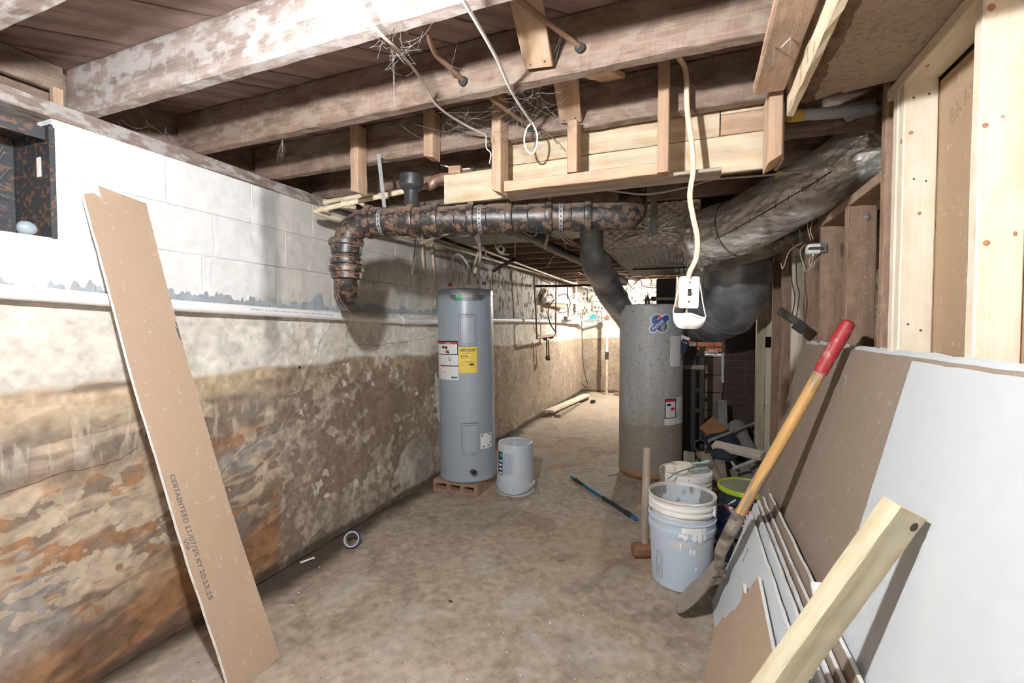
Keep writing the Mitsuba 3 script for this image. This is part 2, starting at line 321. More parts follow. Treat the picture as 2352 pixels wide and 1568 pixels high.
def rust_iron(p, n, uv):
    r = fbm(p.x * 34, p.y * 34, p.z * 34, 5); s = fbm(p.x * 120, p.y * 120, p.z * 120, 3)
    c = mix((0.014, 0.0135, 0.014), (0.085, 0.055, 0.040), smoothstep(0.46, 0.60, r * 0.7 + s * 0.3))
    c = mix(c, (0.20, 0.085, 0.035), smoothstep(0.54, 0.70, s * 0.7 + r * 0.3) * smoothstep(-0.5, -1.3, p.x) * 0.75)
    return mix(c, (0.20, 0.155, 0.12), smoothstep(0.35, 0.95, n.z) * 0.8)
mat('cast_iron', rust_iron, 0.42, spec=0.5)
mat('rust_steel', lambda p, n, uv: mix((0.034, 0.038, 0.044), (0.13, 0.068, 0.042), smoothstep(0.53, 0.66, fbm(p.x * 60, p.y * 60, p.z * 60, 5))), 0.6)
mat('heater_paint', (0.29, 0.345, 0.40), 0.33, spec=0.5, clearcoat=0.3, clearcoat_gloss=0.8)
def tank_color(p, n, uv):
    a = dr.atan2(p.y - 4.33, p.x + 0.33)
    c = mix((0.43, 0.445, 0.455), (0.37, 0.38, 0.385), fbm(a * 6, p.z * 4, 2.0, 3))
    c = mix(c, (0.27, 0.235, 0.195), smoothstep(1.05, 0.35, p.z + (fbm(a * 5, p.z * 3, 5.0, 3) - 0.5) * 0.5) * 0.75)
    c = mix(c, (0.225, 0.185, 0.145), smoothstep(0.505, 0.48, p.z + (fbm(a * 3, 0.0, 9.0, 2) - 0.5) * 0.06) * 0.6)
    c = mix(c, (0.36, 0.16, 0.045), smoothstep(0.10, 0.05, p.z + (fbm(a * 8, 0.0, 6.0, 2) - 0.5) * 0.05) * 0.9)
    return mix(c, (0.17, 0.11, 0.075), smoothstep(0.685, 0.72, fbm(a * 24, p.z * 70, 3.0, 3)) * 0.5)
mat('tank_paint', tank_color, 0.45, spec=0.4)
mat('white_pvc', (0.80, 0.80, 0.79), 0.3, spec=0.5)
mat('cream_pipe', lambda p, n, uv: mix((0.66, 0.57, 0.42), (0.50, 0.40, 0.27), smoothstep(0.4, 0.7, fbm(p.x * 14, p.y * 14, p.z * 14, 3))), 0.45)
mat('black_plastic', (0.022, 0.022, 0.024), 0.4)
mat('black_rubber', (0.03, 0.03, 0.03), 0.7)
mat('galvanised', lambda p, n, uv: mix((0.42, 0.43, 0.44), (0.62, 0.63, 0.64), fbm(p.x * 40, p.y * 40, p.z * 40, 2)), 0.38, metallic=0.85)
mat('zinc_strap', (0.22, 0.225, 0.23), 0.5, metallic=0.5)
mat('chrome', (0.75, 0.75, 0.76), 0.28, metallic=0.75)
def foil_color(p, n, uv):
    s = fbm(p.x * 9 + p.z * 20, p.y * 9, p.z * 22, 3)
    return mix((0.44, 0.41, 0.375), (0.72, 0.69, 0.65), smoothstep(0.3, 0.7, s))
def foil_bump(p, n, uv): return fbm(p.x * 26, p.y * 26, p.z * 26, 4) * 0.02 + fbm(p.x * 7 - p.z * 7, p.y * 7, p.z * 9, 3) * 0.03
mat('foil_wrap', foil_color, 0.42, metallic=0.45, bump=foil_bump)
def quilt_bump(p, n, uv):
    a = dr.abs(dr.sin((p.x + p.z * 1.6) * 70)); b = dr.abs(dr.sin((p.x - p.z * 1.6) * 70))
    return smoothstep(0.0, 0.45, dr.minimum(a, b)) * 0.005 + fbm(p.x * 20, p.y * 20, p.z * 20, 3) * 0.008
mat('quilted_foil', lambda p, n, uv: mix((0.30, 0.27, 0.24), (0.50, 0.46, 0.41), fbm(p.x * 11, p.y * 11, p.z * 11, 3)), 0.45, metallic=0.35, bump=quilt_bump)
mat('dark_duct', lambda p, n, uv: mix((0.19, 0.20, 0.215), (0.34, 0.35, 0.365), smoothstep(0.35, 0.7, fbm(p.x * 7, p.y * 7, p.z * 7, 4))), 0.38, metallic=0.35)
mat('sheet_steel', lambda p, n, uv: mix((0.20, 0.19, 0.18), (0.34, 0.33, 0.31), fbm(p.x * 3, p.y * 3, p.z * 3, 3)), 0.45, metallic=0.6)
def kraft(a, b, fleck):
    def fn(p, n, uv):
        q = p.x * 0.6 + p.y
        s = smoothstep(0.52, 0.80, fbm(q * 2.4, p.z * 1.2, 3.0, 4))
        c = mix(a, b, s)
        return mix(c, (0.75, 0.70, 0.64), smoothstep(0.74, 0.82, fbm(q * 60, p.z * 40, 8.0, 3)) * fleck)
    return fn
mat('drywall_back', kraft((0.355, 0.255, 0.18), (0.43, 0.325, 0.24), 0.12), 0.8, spec=0.3)
mat('drywall_back_grey', kraft((0.25, 0.195, 0.152), (0.315, 0.255, 0.205), 0.12), 0.85, spec=0.3)
mat('drywall_back_wall', kraft((0.355, 0.245, 0.155), (0.40, 0.29, 0.19), 0.2), 0.8, spec=0.3)
mat('drywall_face', lambda p, n, uv: mix((0.50, 0.52, 0.535), (0.455, 0.475, 0.49), smoothstep(0.45, 0.8, fbm(p.y * 2, p.z * 2, p.x * 2, 3)) * 0.4), 0.75, spec=0.3)
mat('drywall_edge', lambda p, n, uv: mix((0.72, 0.72, 0.71), (0.55, 0.53, 0.50), smoothstep(0.5, 0.75, fbm(p.x * 30, p.y * 9, p.z * 30, 3))), 0.9)
mat('ink_grey', (0.10, 0.10, 0.11), 0.8)
mat('ink_blue', (0.16, 0.16, 0.33), 0.8)
mat('ink_black', (0.015, 0.015, 0.016), 0.6)
mat('bucket_blue', lambda p, n, uv: mix((0.44, 0.52, 0.61), (0.55, 0.53, 0.50), smoothstep(0.62, 0.72, fbm(p.x * 16, p.y * 16, p.z * 12, 3)) * 0.7), 0.45)
mat('bucket_white', lambda p, n, uv: mix((0.70, 0.70, 0.69), (0.48, 0.41, 0.34), smoothstep(0.46, 0.72, fbm(p.x * 12, p.y * 12, p.z * 26, 4)) * 0.75), 0.5)
mat('bucket_inside', lambda p, n, uv: mix((0.46, 0.50, 0.53), (0.17, 0.155, 0.145), smoothstep(0.48, 0.60, fbm(p.x * 22, p.y * 22, p.z * 9, 4)) * 0.85), 0.8)
mat('clean_white', (0.76, 0.76, 0.75), 0.45)
mat('cream_plastic', (0.72, 0.76, 0.72), 0.35)
mat('cream_tape', (0.66, 0.60, 0.50), 0.7)
mat('lime_green', (0.40, 0.52, 0.03), 0.4)
mat('dusty_lid', lambda p, n, uv: mix((0.21, 0.225, 0.135), (0.29, 0.29, 0.20), fbm(p.x * 16, p.y * 16, 3.0, 3)), 0.85)
mat('navy_tub', (0.022, 0.035, 0.045), 0.4)
mat('label_white', (0.74, 0.74, 0.74), 0.5)
mat('label_red', (0.55, 0.03, 0.05), 0.5)
mat('label_orange', (0.75, 0.26, 0.05), 0.5)
mat('label_yellow', (0.78, 0.58, 0.07), 0.5)
mat('label_blue', (0.035, 0.10, 0.38), 0.5)
mat('label_navy', (0.02, 0.03, 0.07), 0.5)
mat('label_green', (0.02, 0.33, 0.15), 0.5)
mat('label_grey', (0.13, 0.14, 0.15), 0.4)
mat('print_grey', (0.42, 0.43, 0.45), 0.6)
mat('grip_red', lambda p, n, uv: mix((0.36, 0.030, 0.038), (0.46, 0.20, 0.17), smoothstep(0.56, 0.72, fbm(p.x * 26, p.y * 26, p.z * 20, 3))), 0.5)
mat('shovel_steel', lambda p, n, uv: mix((0.27, 0.235, 0.20), (0.10, 0.078, 0.06), smoothstep(0.42, 0.66, fbm(p.x * 18, p.y * 18, p.z * 18, 4))), 0.65, metallic=0.2)
mat('dirty_steel', lambda p, n, uv: mix((0.13, 0.09, 0.06), (0.055, 0.042, 0.035), smoothstep(0.4, 0.65, fbm(p.x * 24, p.y * 24, p.z * 24, 4))), 0.6)
mat('pole_blue', (0.02, 0.21, 0.36), 0.3, metallic=0.5)
mat('cord_tan', lambda p, n, uv: mix((0.62, 0.50, 0.38), (0.52, 0.40, 0.29), fbm(p.x * 60, p.y * 60, p.z * 20, 2)), 0.6)
mat('cord_brown', (0.15, 0.085, 0.05), 0.8)
mat('cord_grey', (0.40, 0.36, 0.31), 0.6)
mat('cord_white', (0.78, 0.78, 0.75), 0.45)
mat('web', (0.26, 0.25, 0.235), 0.9)
mat('mask_white', (0.80, 0.765, 0.73), 0.8)
mat('brick_red', lambda p, n, uv: mix((0.40, 0.13, 0.075), (0.54, 0.22, 0.13), fbm(p.x * 14, p.y * 14, p.z * 14, 3)), 0.9)
mat('brick_dark', lambda p, n, uv: mix((0.055, 0.034, 0.029), (0.10, 0.064, 0.055), fbm(p.x * 14, p.y * 14, p.z * 14, 3)), 0.9)
mat('mortar', (0.10, 0.088, 0.08), 0.95)
mat('knot_wood', (0.36, 0.19, 0.10), 0.7)
mat('block_brown', lambda p, n, uv: mix((0.20, 0.155, 0.118), (0.30, 0.24, 0.185), fbm(p.x * 9, p.y * 9, p.z * 9, 4)), 0.95)
mat('cinder_block', lambda p, n, uv: mix((0.23, 0.14, 0.095), (0.36, 0.235, 0.165), fbm(p.x * 22, p.y * 22, p.z * 22, 4)), 0.95)
mat('fibre_board', lambda p, n, uv: mix(mix((0.27, 0.215, 0.158), (0.33, 0.265, 0.20), fbm(p.x * 6, p.y * 6, 3.0, 3)), (0.12, 0.085, 0.058), smoothstep(0.58, 0.70, fbm(p.x * 70, p.y * 150, 8.0, 4)) * 0.4), 0.95)
mat('torn_fibre', lambda p, n, uv: mix((0.055, 0.035, 0.024), (0.20, 0.125, 0.08), fbm(p.x * 40, p.y * 40, p.z * 40, 4)), 1.0)
mat('grey_ball', (0.30, 0.36, 0.40), 0.25)
mat('window_grime', (0.05, 0.035, 0.04), 0.35)
mat('black_shadow', (0.012, 0.012, 0.012), 0.9)
mat('furnace_black', (0.02, 0.02, 0.022), 0.6)
mat('paper_mess', lambda p, n, uv: mix((0.05, 0.05, 0.06), (0.5, 0.5, 0.5), smoothstep(0.45, 0.62, fbm(p.x * 18, p.y * 18, p.z * 18, 3))), 0.7)
mat('bag_navy', lambda p, n, uv: mix((0.015, 0.03, 0.10), (0.55, 0.56, 0.58), smoothstep(0.52, 0.60, fbm(p.x * 11, p.y * 11, p.z * 11, 3))), 0.45)
mat('mint_paint', (0.36, 0.52, 0.45), 0.5)
mat('porcelain', (0.75, 0.74, 0.70), 0.3)
mat('dark_plastic', lambda p, n, uv: mix((0.03, 0.03, 0.03), (0.09, 0.075, 0.06), fbm(p.x * 40, p.y * 40, p.z * 40, 2)), 0.6)
mat('pipe_wrap_grey', (0.32, 0.33, 0.34), 0.8)
mat('foam_yellow', (0.45, 0.30, 0.06), 0.9)
mat('grey_pvc', lambda p, n, uv: mix((0.30, 0.29, 0.28), (0.22, 0.20, 0.18), fbm(p.x * 10, p.y * 10, p.z * 10, 3)), 0.6)
mat('blue_cap', (0.01, 0.17, 0.60), 0.4)
mat('valve_red', (0.30, 0.09, 0.06), 0.5)
mat('copper_dark', lambda p, n, uv: mix((0.17, 0.09, 0.065), (0.30, 0.19, 0.14), fbm(p.x * 30, p.y * 30, p.z * 30, 3)), 0.45, metallic=0.3)
mat('paint_white_rough', (0.80, 0.77, 0.70), 0.9)
mat('nail_steel', (0.60, 0.59, 0.58), 0.3, metallic=0.9)
mat('shaft_wood', lambda p, n, uv: mix(mix((0.44, 0.235, 0.075), (0.66, 0.40, 0.15), fbm(p.x * 60 - p.z * 26, p.y * 60, p.z * 4, 3)), (0.20, 0.175, 0.15), smoothstep(0.50, 0.62, fbm(p.x * 40 - p.z * 17, p.y * 40, p.z * 5, 3)) * 0.75), 0.5)
mat('blade_dust', lambda p, n, uv: mix((0.30, 0.26, 0.22), (0.21, 0.175, 0.145), fbm(p.x * 22, p.y * 22, p.z * 22, 4)), 0.8)
mat('bucket_dim', (0.30, 0.33, 0.36), 0.5)
mat('bucket_pale', lambda p, n, uv: mix((0.47, 0.53, 0.60), (0.58, 0.57, 0.54), smoothstep(0.55, 0.75, fbm(p.x * 13, p.y * 13, p.z * 9, 3)) * 0.8), 0.5)
mat('bucket_label', (0.43, 0.50, 0.58), 0.5)
mat('print_blue', (0.27, 0.33, 0.43), 0.6)
mat('hammer_rust', lambda p, n, uv: mix((0.13, 0.065, 0.04), (0.25, 0.12, 0.06), fbm(p.x * 40, p.y * 40, p.z * 40, 4)), 0.7)
mat('grey_wood_plain', lambda p, n, uv: mix((0.20, 0.155, 0.12), (0.42, 0.345, 0.28), fbm(p.x * 50, p.y * 50, p.z * 7, 4)), 0.85)
mat('cardboard', (0.46, 0.42, 0.38), 0.8)
mat('tape_blue', (0.03, 0.13, 0.48), 0.5)
mat('box_tan', (0.40, 0.29, 0.20), 0.6)
mat('toggle_brown', (0.05, 0.025, 0.018), 0.3)
mat('channel_grey', lambda p, n, uv: mix((0.20, 0.20, 0.20), (0.36, 0.355, 0.35), fbm(p.x * 12, p.y * 12, p.z * 12, 3)), 0.6, metallic=0.2)
mat('hanger_plain', lambda p, n, uv: mix((0.20, 0.085, 0.03), (0.36, 0.18, 0.08), fbm(p.x * 16, p.y * 16, p.z * 16, 3)), 0.8)
mat('rod_grey', lambda p, n, uv: mix((0.20, 0.19, 0.18), (0.42, 0.40, 0.38), fbm(p.x * 30, p.y * 30, p.z * 30, 3)), 0.7)
mat('dirty_white', (0.46, 0.46, 0.48), 0.5)
mat('cloth_blue', (0.025, 0.035, 0.05), 0.9)
mat('tile_grey', (0.34, 0.325, 0.30), 0.6)
mat('pencil_faint', (0.29, 0.205, 0.135), 0.8)
mat('heater_bevel_shade', (0.085, 0.105, 0.125), 0.5)  # dark line colour standing in for the shadow along the panel bevels
mat('foil_quilt', lambda p, n, uv: mix((0.42, 0.385, 0.345), (0.60, 0.56, 0.51), fbm(p.x * 14, p.y * 14, p.z * 14, 3)), 0.4, metallic=0.3)

# ---------------------------------------------------------------- the setting
XL, YB, YR, XR = -2.09, 9.40, -2.6, 3.0
S = structure('floor', 'stained tan concrete basement floor', 'floor')
def bumps(amp, sc, seed):
    return lambda p: (meshkit.fbm(p * sc, 4, seed) - 0.5) * amp
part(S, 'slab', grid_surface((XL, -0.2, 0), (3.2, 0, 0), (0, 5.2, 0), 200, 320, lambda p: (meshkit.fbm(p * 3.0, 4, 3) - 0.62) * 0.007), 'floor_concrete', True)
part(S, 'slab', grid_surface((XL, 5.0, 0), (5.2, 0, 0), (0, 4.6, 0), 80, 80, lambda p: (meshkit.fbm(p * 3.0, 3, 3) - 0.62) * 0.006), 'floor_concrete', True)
part(S, 'slab', boxm(1.11, XR, -0.2, 5.0, -0.05, -0.003), 'floor_concrete')
part(S, 'slab', boxm(XL, XR, YR, -0.2, -0.05, -0.003), 'floor_concrete')

S = structure('wall_left', 'basement wall, whitewashed blocks above rust-stained plaster', 'wall')
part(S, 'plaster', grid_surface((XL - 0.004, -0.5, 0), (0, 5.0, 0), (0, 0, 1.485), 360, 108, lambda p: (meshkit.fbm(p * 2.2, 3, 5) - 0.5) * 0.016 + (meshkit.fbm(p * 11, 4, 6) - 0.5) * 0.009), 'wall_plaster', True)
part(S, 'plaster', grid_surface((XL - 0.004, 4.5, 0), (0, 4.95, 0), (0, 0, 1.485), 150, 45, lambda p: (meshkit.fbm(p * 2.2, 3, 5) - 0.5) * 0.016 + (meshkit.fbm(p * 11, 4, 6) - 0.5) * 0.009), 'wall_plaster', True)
part(S, 'backing', boxm(XL - 0.5, XL - 0.012, 0.912, YB + 0.3, 1.47, 2.085), 'wall_plaster')
part(S, 'backing', boxm(XL - 0.5, XL - 0.012, YR, 0.912, 1.47, 1.66), 'wall_plaster')
part(S, 'backing', boxm(XL - 0.5, XL - 0.012, YR, -0.30, 1.66, 2.085), 'wall_plaster')
part(S, 'backing', boxm(XL - 0.5, XL - 0.03, YR, YB + 0.3, -0.05, 1.47), 'wall_plaster')
rng = np.random.default_rng(4)
for row, (z0, z1) in enumerate(((1.478, 1.680), (1.680, 1.882), (1.882, 2.085))):
    y = 0.912 if row else -0.5
    first = (0.31, 0.17, 0.37)[row]
    while y < YB - 0.02:
        y1 = min(y + (first if first else 0.405), YB); first = None
        if y1 - y > 0.03:
            jx = rng.uniform(0, 0.004); zt = z1 - 0.0012 if (row or y > 0.9) else 1.664
            part(S, 'block', boxm(XL - 0.03, XL + jx * 0.6 - 0.006, y + 0.0012, y1 - 0.0012, z0 + 0.0012, zt, 0.004 if y > 1.5 else 0.003), 'wall_plaster')
        y = y1

S = structure('wall_back', 'limewashed wall at the far end', 'wall')
part(S, 'plaster', grid_surface((XL - 0.1, YB, 1.49), (2.7, 0, 0), (0, 0, -1.49), 70, 40, lambda p: (meshkit.fbm(p * 3, 3, 9) - 0.5) * 0.02), 'wall_plaster', True)
part(S, 'backing', boxm(XL - 0.3, XR, YB + 0.03, YB + 0.3, 0, 2.35), 'wall_plaster')
for row in range(3):
    x = XL + (0.0, 0.2, 0.1)[row]
    while x < 0.6:
        part(S, 'block', boxm(max(XL, x + 0.003), x + 0.397, YB - 0.004, YB + 0.04, 1.483 + 0.202 * row, 1.483 + 0.202 * row + 0.196, 0.005), 'wall_plaster'); x += 0.405
S = structure('wall_rear', 'plain block wall behind the photographer', 'wall')
part(S, 'backing', boxm(XL - 0.3, XR, YR - 0.2, YR, 0, 2.35), 'block_brown')
S = structure('wall_outer', 'dark block wall beyond the stud partition', 'wall')
part(S, 'backing', boxm(XR, XR + 0.2, YR, YB, 0, 2.35), 'block_brown')

# subfloor: square-edged boards laid on the diagonal
S = structure('ceiling', 'diagonal subfloor boards over the joists', 'ceiling')
room = sbox(XL - 0.2, YR, 1.15, YB)
ang = math.radians(47.5); du = V(math.sin(ang), math.cos(ang)); dn = V(math.cos(ang), -math.sin(ang))
s = -11.0; k = 0
while s < 4.0:
    w = 0.137
    quad = Polygon([tuple(dn * (s + 0.0025) + du * -8), tuple(dn * (s + w - 0.0025) + du * -8), tuple(dn * (s + w - 0.0025) + du * 18), tuple(dn * (s + 0.0025) + du * 18)])
    g = quad.intersection(room)
    if not g.is_empty and g.area > 0.01:
        m = flat(g, 2.318 + 0.0015 * (k % 3), 2.34)
        BOARD_ID[0] += 1; v = m.vertices
        uv = np.stack([40.0 * BOARD_ID[0] + 20 + v[:, :2] @ du, v[:, :2] @ dn - s], 1)
        part(S, 'board', (m, uv), 'subfloor_wood'); k += 1
    s += w
part(S, 'deck', boxm(XL - 0.5, XR + 0.2, YR - 0.2, YB + 0.3, 2.342, 2.40), 'dark_wood')
part(S, 'deck', boxm(1.16, XR, YR, YB, 2.325, 2.341), 'dark_wood')

# sill plate and rim on top of the left wall
t_ = structure('sill_plate', 'weathered timber plate lying along the top of the block wall', 'beam')
put(t_, board((XL - 0.06, YR, 2.112), (XL - 0.06, YB, 2.112), 0.054, 0.135, up=(0, 0, 1), seg=60, wob=0.0022, ch=0.005, seed=3), 'joist_light')
t_ = structure('rim_joist', 'dark rim board closing the joist ends above the wall', 'beam')
put(t_, board((XL - 0.17, YR, 2.23), (XL - 0.17, YB, 2.23), 0.182, 0.03), 'joist_wood')

# window in the left wall
S = structure('window_1', 'rusty steel basement window set deep in the whitewashed wall', 'window')
part(S, 'jamb', boxm(XL - 0.24, XL - 0.001, 0.903, 0.911, 1.664, 2.06), 'rust_steel')
part(S, 'latch_slot', boxm(XL - 0.085, XL - 0.060, 0.899, 0.9035, 1.885, 1.955, 0.002), 'paint_white_rough', label='white slot in the steel jamb')
part(S, 'jamb_lip', boxm(XL - 0.004, XL + 0.004, 0.898, 0.914, 1.664, 2.05, 0.001), 'rust_steel')
part(S, 'lintel', boxm(XL - 0.085, XL - 0.012, -0.3, 0.895, 2.020, 2.027), 'rust_steel')
part(S, 'lintel', boxm(XL - 0.018, XL - 0.012, -0.3, 0.895, 2.004, 2.046), 'rust_steel')
part(S, 'head', boxm(XL - 0.24, XL - 0.10, -0.3, 0.911, 2.045, 2.085), 'dark_wood')
part(S, 'sash_bar', boxm(XL - 0.275, XL - 0.235, 0.855, 0.903, 1.664, 2.045, 0.004), 'rust_steel')
part(S, 'sash_bar', boxm(XL - 0.275, XL - 0.235, 0.36, 0.385, 1.68, 2.03, 0.004), 'rust_steel')
part(S, 'sash_bar', boxm(XL - 0.275, XL - 0.235, -0.3, 0.855, 1.664, 1.690, 0.004), 'rust_steel')
part(S, 'sash_bar', boxm(XL - 0.275, XL - 0.235, -0.3, 0.855, 2.02, 2.045, 0.004), 'rust_steel')
part(S, 'sill', boxm(XL - 0.28, XL - 0.004, -0.3, 0.905, 1.652, 1.6655, 0.002), 'wall_plaster')
scene['bsdf_pane_glass'] = {'type': 'thindielectric', 'int_ior': 1.5}
part(S, 'pane', boxm(XL - 0.258, XL - 0.254, -0.3, 0.86, 1.688, 2.022), 'pane_glass')
for r in range(7):
    yy = -0.3 + (0.1 if r % 2 else 0.0)
    while yy < 0.93:
        part(S, 'brick', boxm(XL - 0.47, XL - 0.42 + 0.003 * ((r + int(yy * 10)) % 3), yy, min(yy + 0.2, 0.95), 1.64 + 0.066 * r, 1.64 + 0.066 * r + 0.058, 0.003), 'brick_dark'); yy += 0.21
part(S, 'well', boxm(XL - 0.5, XL - 0.462, -0.3, 1.0, 1.6, 2.1), 'mortar')
part(S, 'well', boxm(XL - 0.5, XL - 0.24, 0.912, 1.0, 1.6, 2.1), 'mortar')
part(S, 'cobweb', cat(*[tube([V(XL - 0.22 + 0.04 * a, 0.80 + 0.09 * b, 1.72 + 0.3 * c), V(XL - 0.14, 0.70 + 0.1 * c, 1.80 + 0.12 * a), V(XL - 0.10 - 0.1 * b, 0.55 + 0.25 * a, 1.90 - 0.15 * c)], 0.0007, 5, 4)
      for a, b, c in np.random.default_rng(8).random((22, 3))]), 'web', kind='stuff')
single('grey_ball', 'smooth grey egg-shaped ball on the window sill', 'ball', lathe([(0.0, 0.0), (0.012, 0.002), (0.021, 0.009), (0.0245, 0.02), (0.0235, 0.031), (0.017, 0.043), (0.008, 0.05), (0.0, 0.0515)], 28, (XL - 0.03, 0.820, 1.691), (0.25, 0.95, -0.1)), 'grey_ball', True)

# stud partition on the right: paper backs of the next room's drywall
S = structure('wall_right', 'brown paper back of the drywall nailed to the far side of the studs', 'wall')
part(S, 'panel', boxm(0.733, 0.746, YR, 0.80, 0.01, 2.13), 'drywall_back_wall')
part(S, 'panel', boxm(0.733, 0.746, 0.803, 2.02, 0.01, 2.13), 'drywall_back_wall')
m = place(fit(text('EA ASTK', 0.042, False, 0.0003), 0.20), (0.7327, 1.78, 1.965), (0, -0.95, 0.32), (0.0, 0.32, 0.95))
part(S, 'lettering', m, 'pencil_faint', label='faint pencilled writing on the paper')
# ---------------------------------------------------------------- floor joists
JZ0, JZ1, JT = 2.14, 2.317, 0.046
JY = [0.605 + 0.395 * k for k in range(-7, 22)]
names = {0: 'floor joist at the top left corner of the picture, in paler wood', 1: 'pale greyish floor joist with a chipped bottom edge, nearest whole joist',
         2: 'brown floor joist with two old cables let into its face', 3: 'brown floor joist that the short hanger blocks are nailed to',
         4: 'dark floor joist right behind the dropped plank frame'}
for k, y in zip(range(-7, 22), JY):
    lab = names.get(k)
    x1 = 1.15 if k > 5 else (0.95 if k > 3 else 0.275)
    if lab: key = thing('floor_joist', lab, 'joist')
    elif k < 0: key = thing('floor_joist', 'floor joist above the photographer', 'joist', 'joists above the photographer')
    else: key = thing('floor_joist', 'dark floor joist far back over the pipes', 'joist', 'joists far back over the pipes')
    seg = 40 if 0 <= k <= 4 else 6
    mesh = board((XL - 0.10, y + JT / 2, (JZ0 + JZ1) / 2), (x1, y + JT / 2, (JZ0 + JZ1) / 2), JZ1 - JZ0, JT, seg=seg, wob=0.0011 if seg > 6 else 0, ch=0.004, seed=k + 20)
    put(key, mesh, 'joist_light' if k in (0, 1) else 'joist_wood')
    if k == 1:
        pass
# a blocking board between the first joists, over the window
single('blocking_board', 'short board fixed between the joists above the window', 'board', board((-2.20, 0.18, 2.268), (-2.20, 0.604, 2.268), 0.09, 0.024), 'joist_wood')
single('blocking_board', 'knotty board fixed between the two nearest joists above the window', 'board', board((-2.195, 0.652, 2.268), (-2.195, 0.984, 2.268), 0.095, 0.026, seed=4), 'joist_wood')
single('joist_shim', 'orange wooden shim wedged beside the joist end above the window', 'shim', board((-2.16, 0.955, 2.142), (-2.16, 0.955, 2.218), 0.03, 0.028, up=(0, 1, 0)), 'hanger_wood')

# cross bridging
def bridging(label, p0, p1, seed):
    key = thing('bridging_board', label, 'brace'); put(key, board(p0, p1, 0.088, 0.019, up=(1, 0, 0), seg=6, wob=0.0008, seed=seed), 'hanger_wood' if seed % 2 else 'joist_light')
    d = unit(V(*p1) - V(*p0)); n = unit(np.cross(d, V(1, 0, 0)))
    for q in (-0.025, 0.022):
        c = V(*p1) - d * 0.018 + V(q, 0, 0)
        for s in (1, -1):
            pass
        part(key, 'nail', trimesh.creation.cylinder(0.0035, segment=[c - n * 0.0125, c + n * 0.0125], sections=10), 'dirty_steel')
bridging('upper diagonal bridging board nailed to the bottom of the second joist', (-0.408, 1.045, 2.300), (-0.446, 1.372, 2.168), 1)
bridging('lower diagonal bridging board behind the coiled white cable', (-0.398, 1.445, 2.300), (-0.446, 1.772, 2.165), 3)
bridging('short bridging board crossing at the top of the picture', (-0.29, 0.640, 2.165), (-0.27, 0.972, 2.300), 2)
bridging('bridging board slanting up behind the second joist', (-0.30, 1.436, 2.160), (-0.28, 1.772, 2.300), 5)

# ---------------------------------------------------------------- dropped plank frame under the joists
B = thing('dropped_frame', 'plank-faced dropped frame hung under the joists for an old duct', 'frame')
part(B, 'plank', board((-1.068, 1.872, 1.989), (0.256, 1.872, 1.989), 0.134, 0.022, seg=12, wob=0.0006, seed=1), 'plank_pine')
part(B, 'plank', board((-0.76, 1.872, 2.126), (0.096, 1.872, 2.124), 0.132, 0.022, seg=8, wob=0.0006, seed=2), 'plank_pine')
part(B, 'plank', board((0.100, 1.872, 2.097), (0.256, 1.872, 2.095), 0.074, 0.022, seed=3), 'hanger_wood', label='short orange plank at the right end')
part(B, 'plank', board((0.100, 1.872, 2.151), (0.256, 1.872, 2.149), 0.030, 0.022, seed=5), 'plank_pine')
part(B, 'ledger', board((-0.706, 1.732, 1.921), (-0.112, 1.732, 1.919), 0.042, 0.040, seed=6, seg=8, wob=0.0006), 'hanger_wood', label='orange ledger strip along the bottom')
part(B, 'soffit', board((-0.73, 1.807, 1.907), (0.10, 1.807, 1.905), 0.106, 0.012, up=(0, 1, 0), seed=7), 'grey_wood')
part(B, 'hanger', board((-0.737, 1.746, 2.30), (-0.737, 1.746, 1.903), 0.040, 0.088, up=(1, 0, 0), seed=8, slant=0.008), 'hanger_wood')
part(B, 'hanger', board((-0.425, 1.750, 2.14), (-0.425, 1.750, 1.943), 0.038, 0.078, up=(1, 0, 0), seed=9), 'hanger_wood')
part(B, 'hanger', board((-0.094, 1.746, 2.30), (-0.094, 1.746, 1.900), 0.038, 0.086, up=(1, 0, 0), seed=10), 'hanger_wood')
part(B, 'hanger', board((0.2575, 1.780, 2.135), (0.2575, 1.780, 1.905), 0.040, 0.13, up=(1, 0, 0), seed=12, slant=-0.012), 'hanger_wood')
part(B, 'end_board', board((0.290, 1.86, 2.12), (0.290, 1.86, 1.925), 0.12, 0.012, up=(0, 1, 0), seed=13), 'grey_wood')
single('hanger_block', 'long splintered hanger block nailed to the third joist, left of the dropped frame', 'block', board((-1.467, 1.752, 2.292), (-1.467, 1.752, 1.985), 0.044, 0.068, up=(1, 0, 0), seg=8, seed=14, wob=0.0008, slant=0.007), 'hanger_wood')
single('hanger_block', 'short hanger block nailed to the third joist, between the long one and the dropped frame', 'block', board((-1.066, 1.752, 2.292), (-1.066, 1.752, 2.092), 0.046, 0.068, up=(1, 0, 0), seg=5, seed=15, slant=0.006), 'hanger_wood')
single('wood_scrap', 'small wooden offcut on the top left corner of the dropped frame', 'offcut', board((-1.040, 1.862, 2.073), (-0.985, 1.872, 2.073), 0.034, 0.034, seed=16), 'hanger_wood')

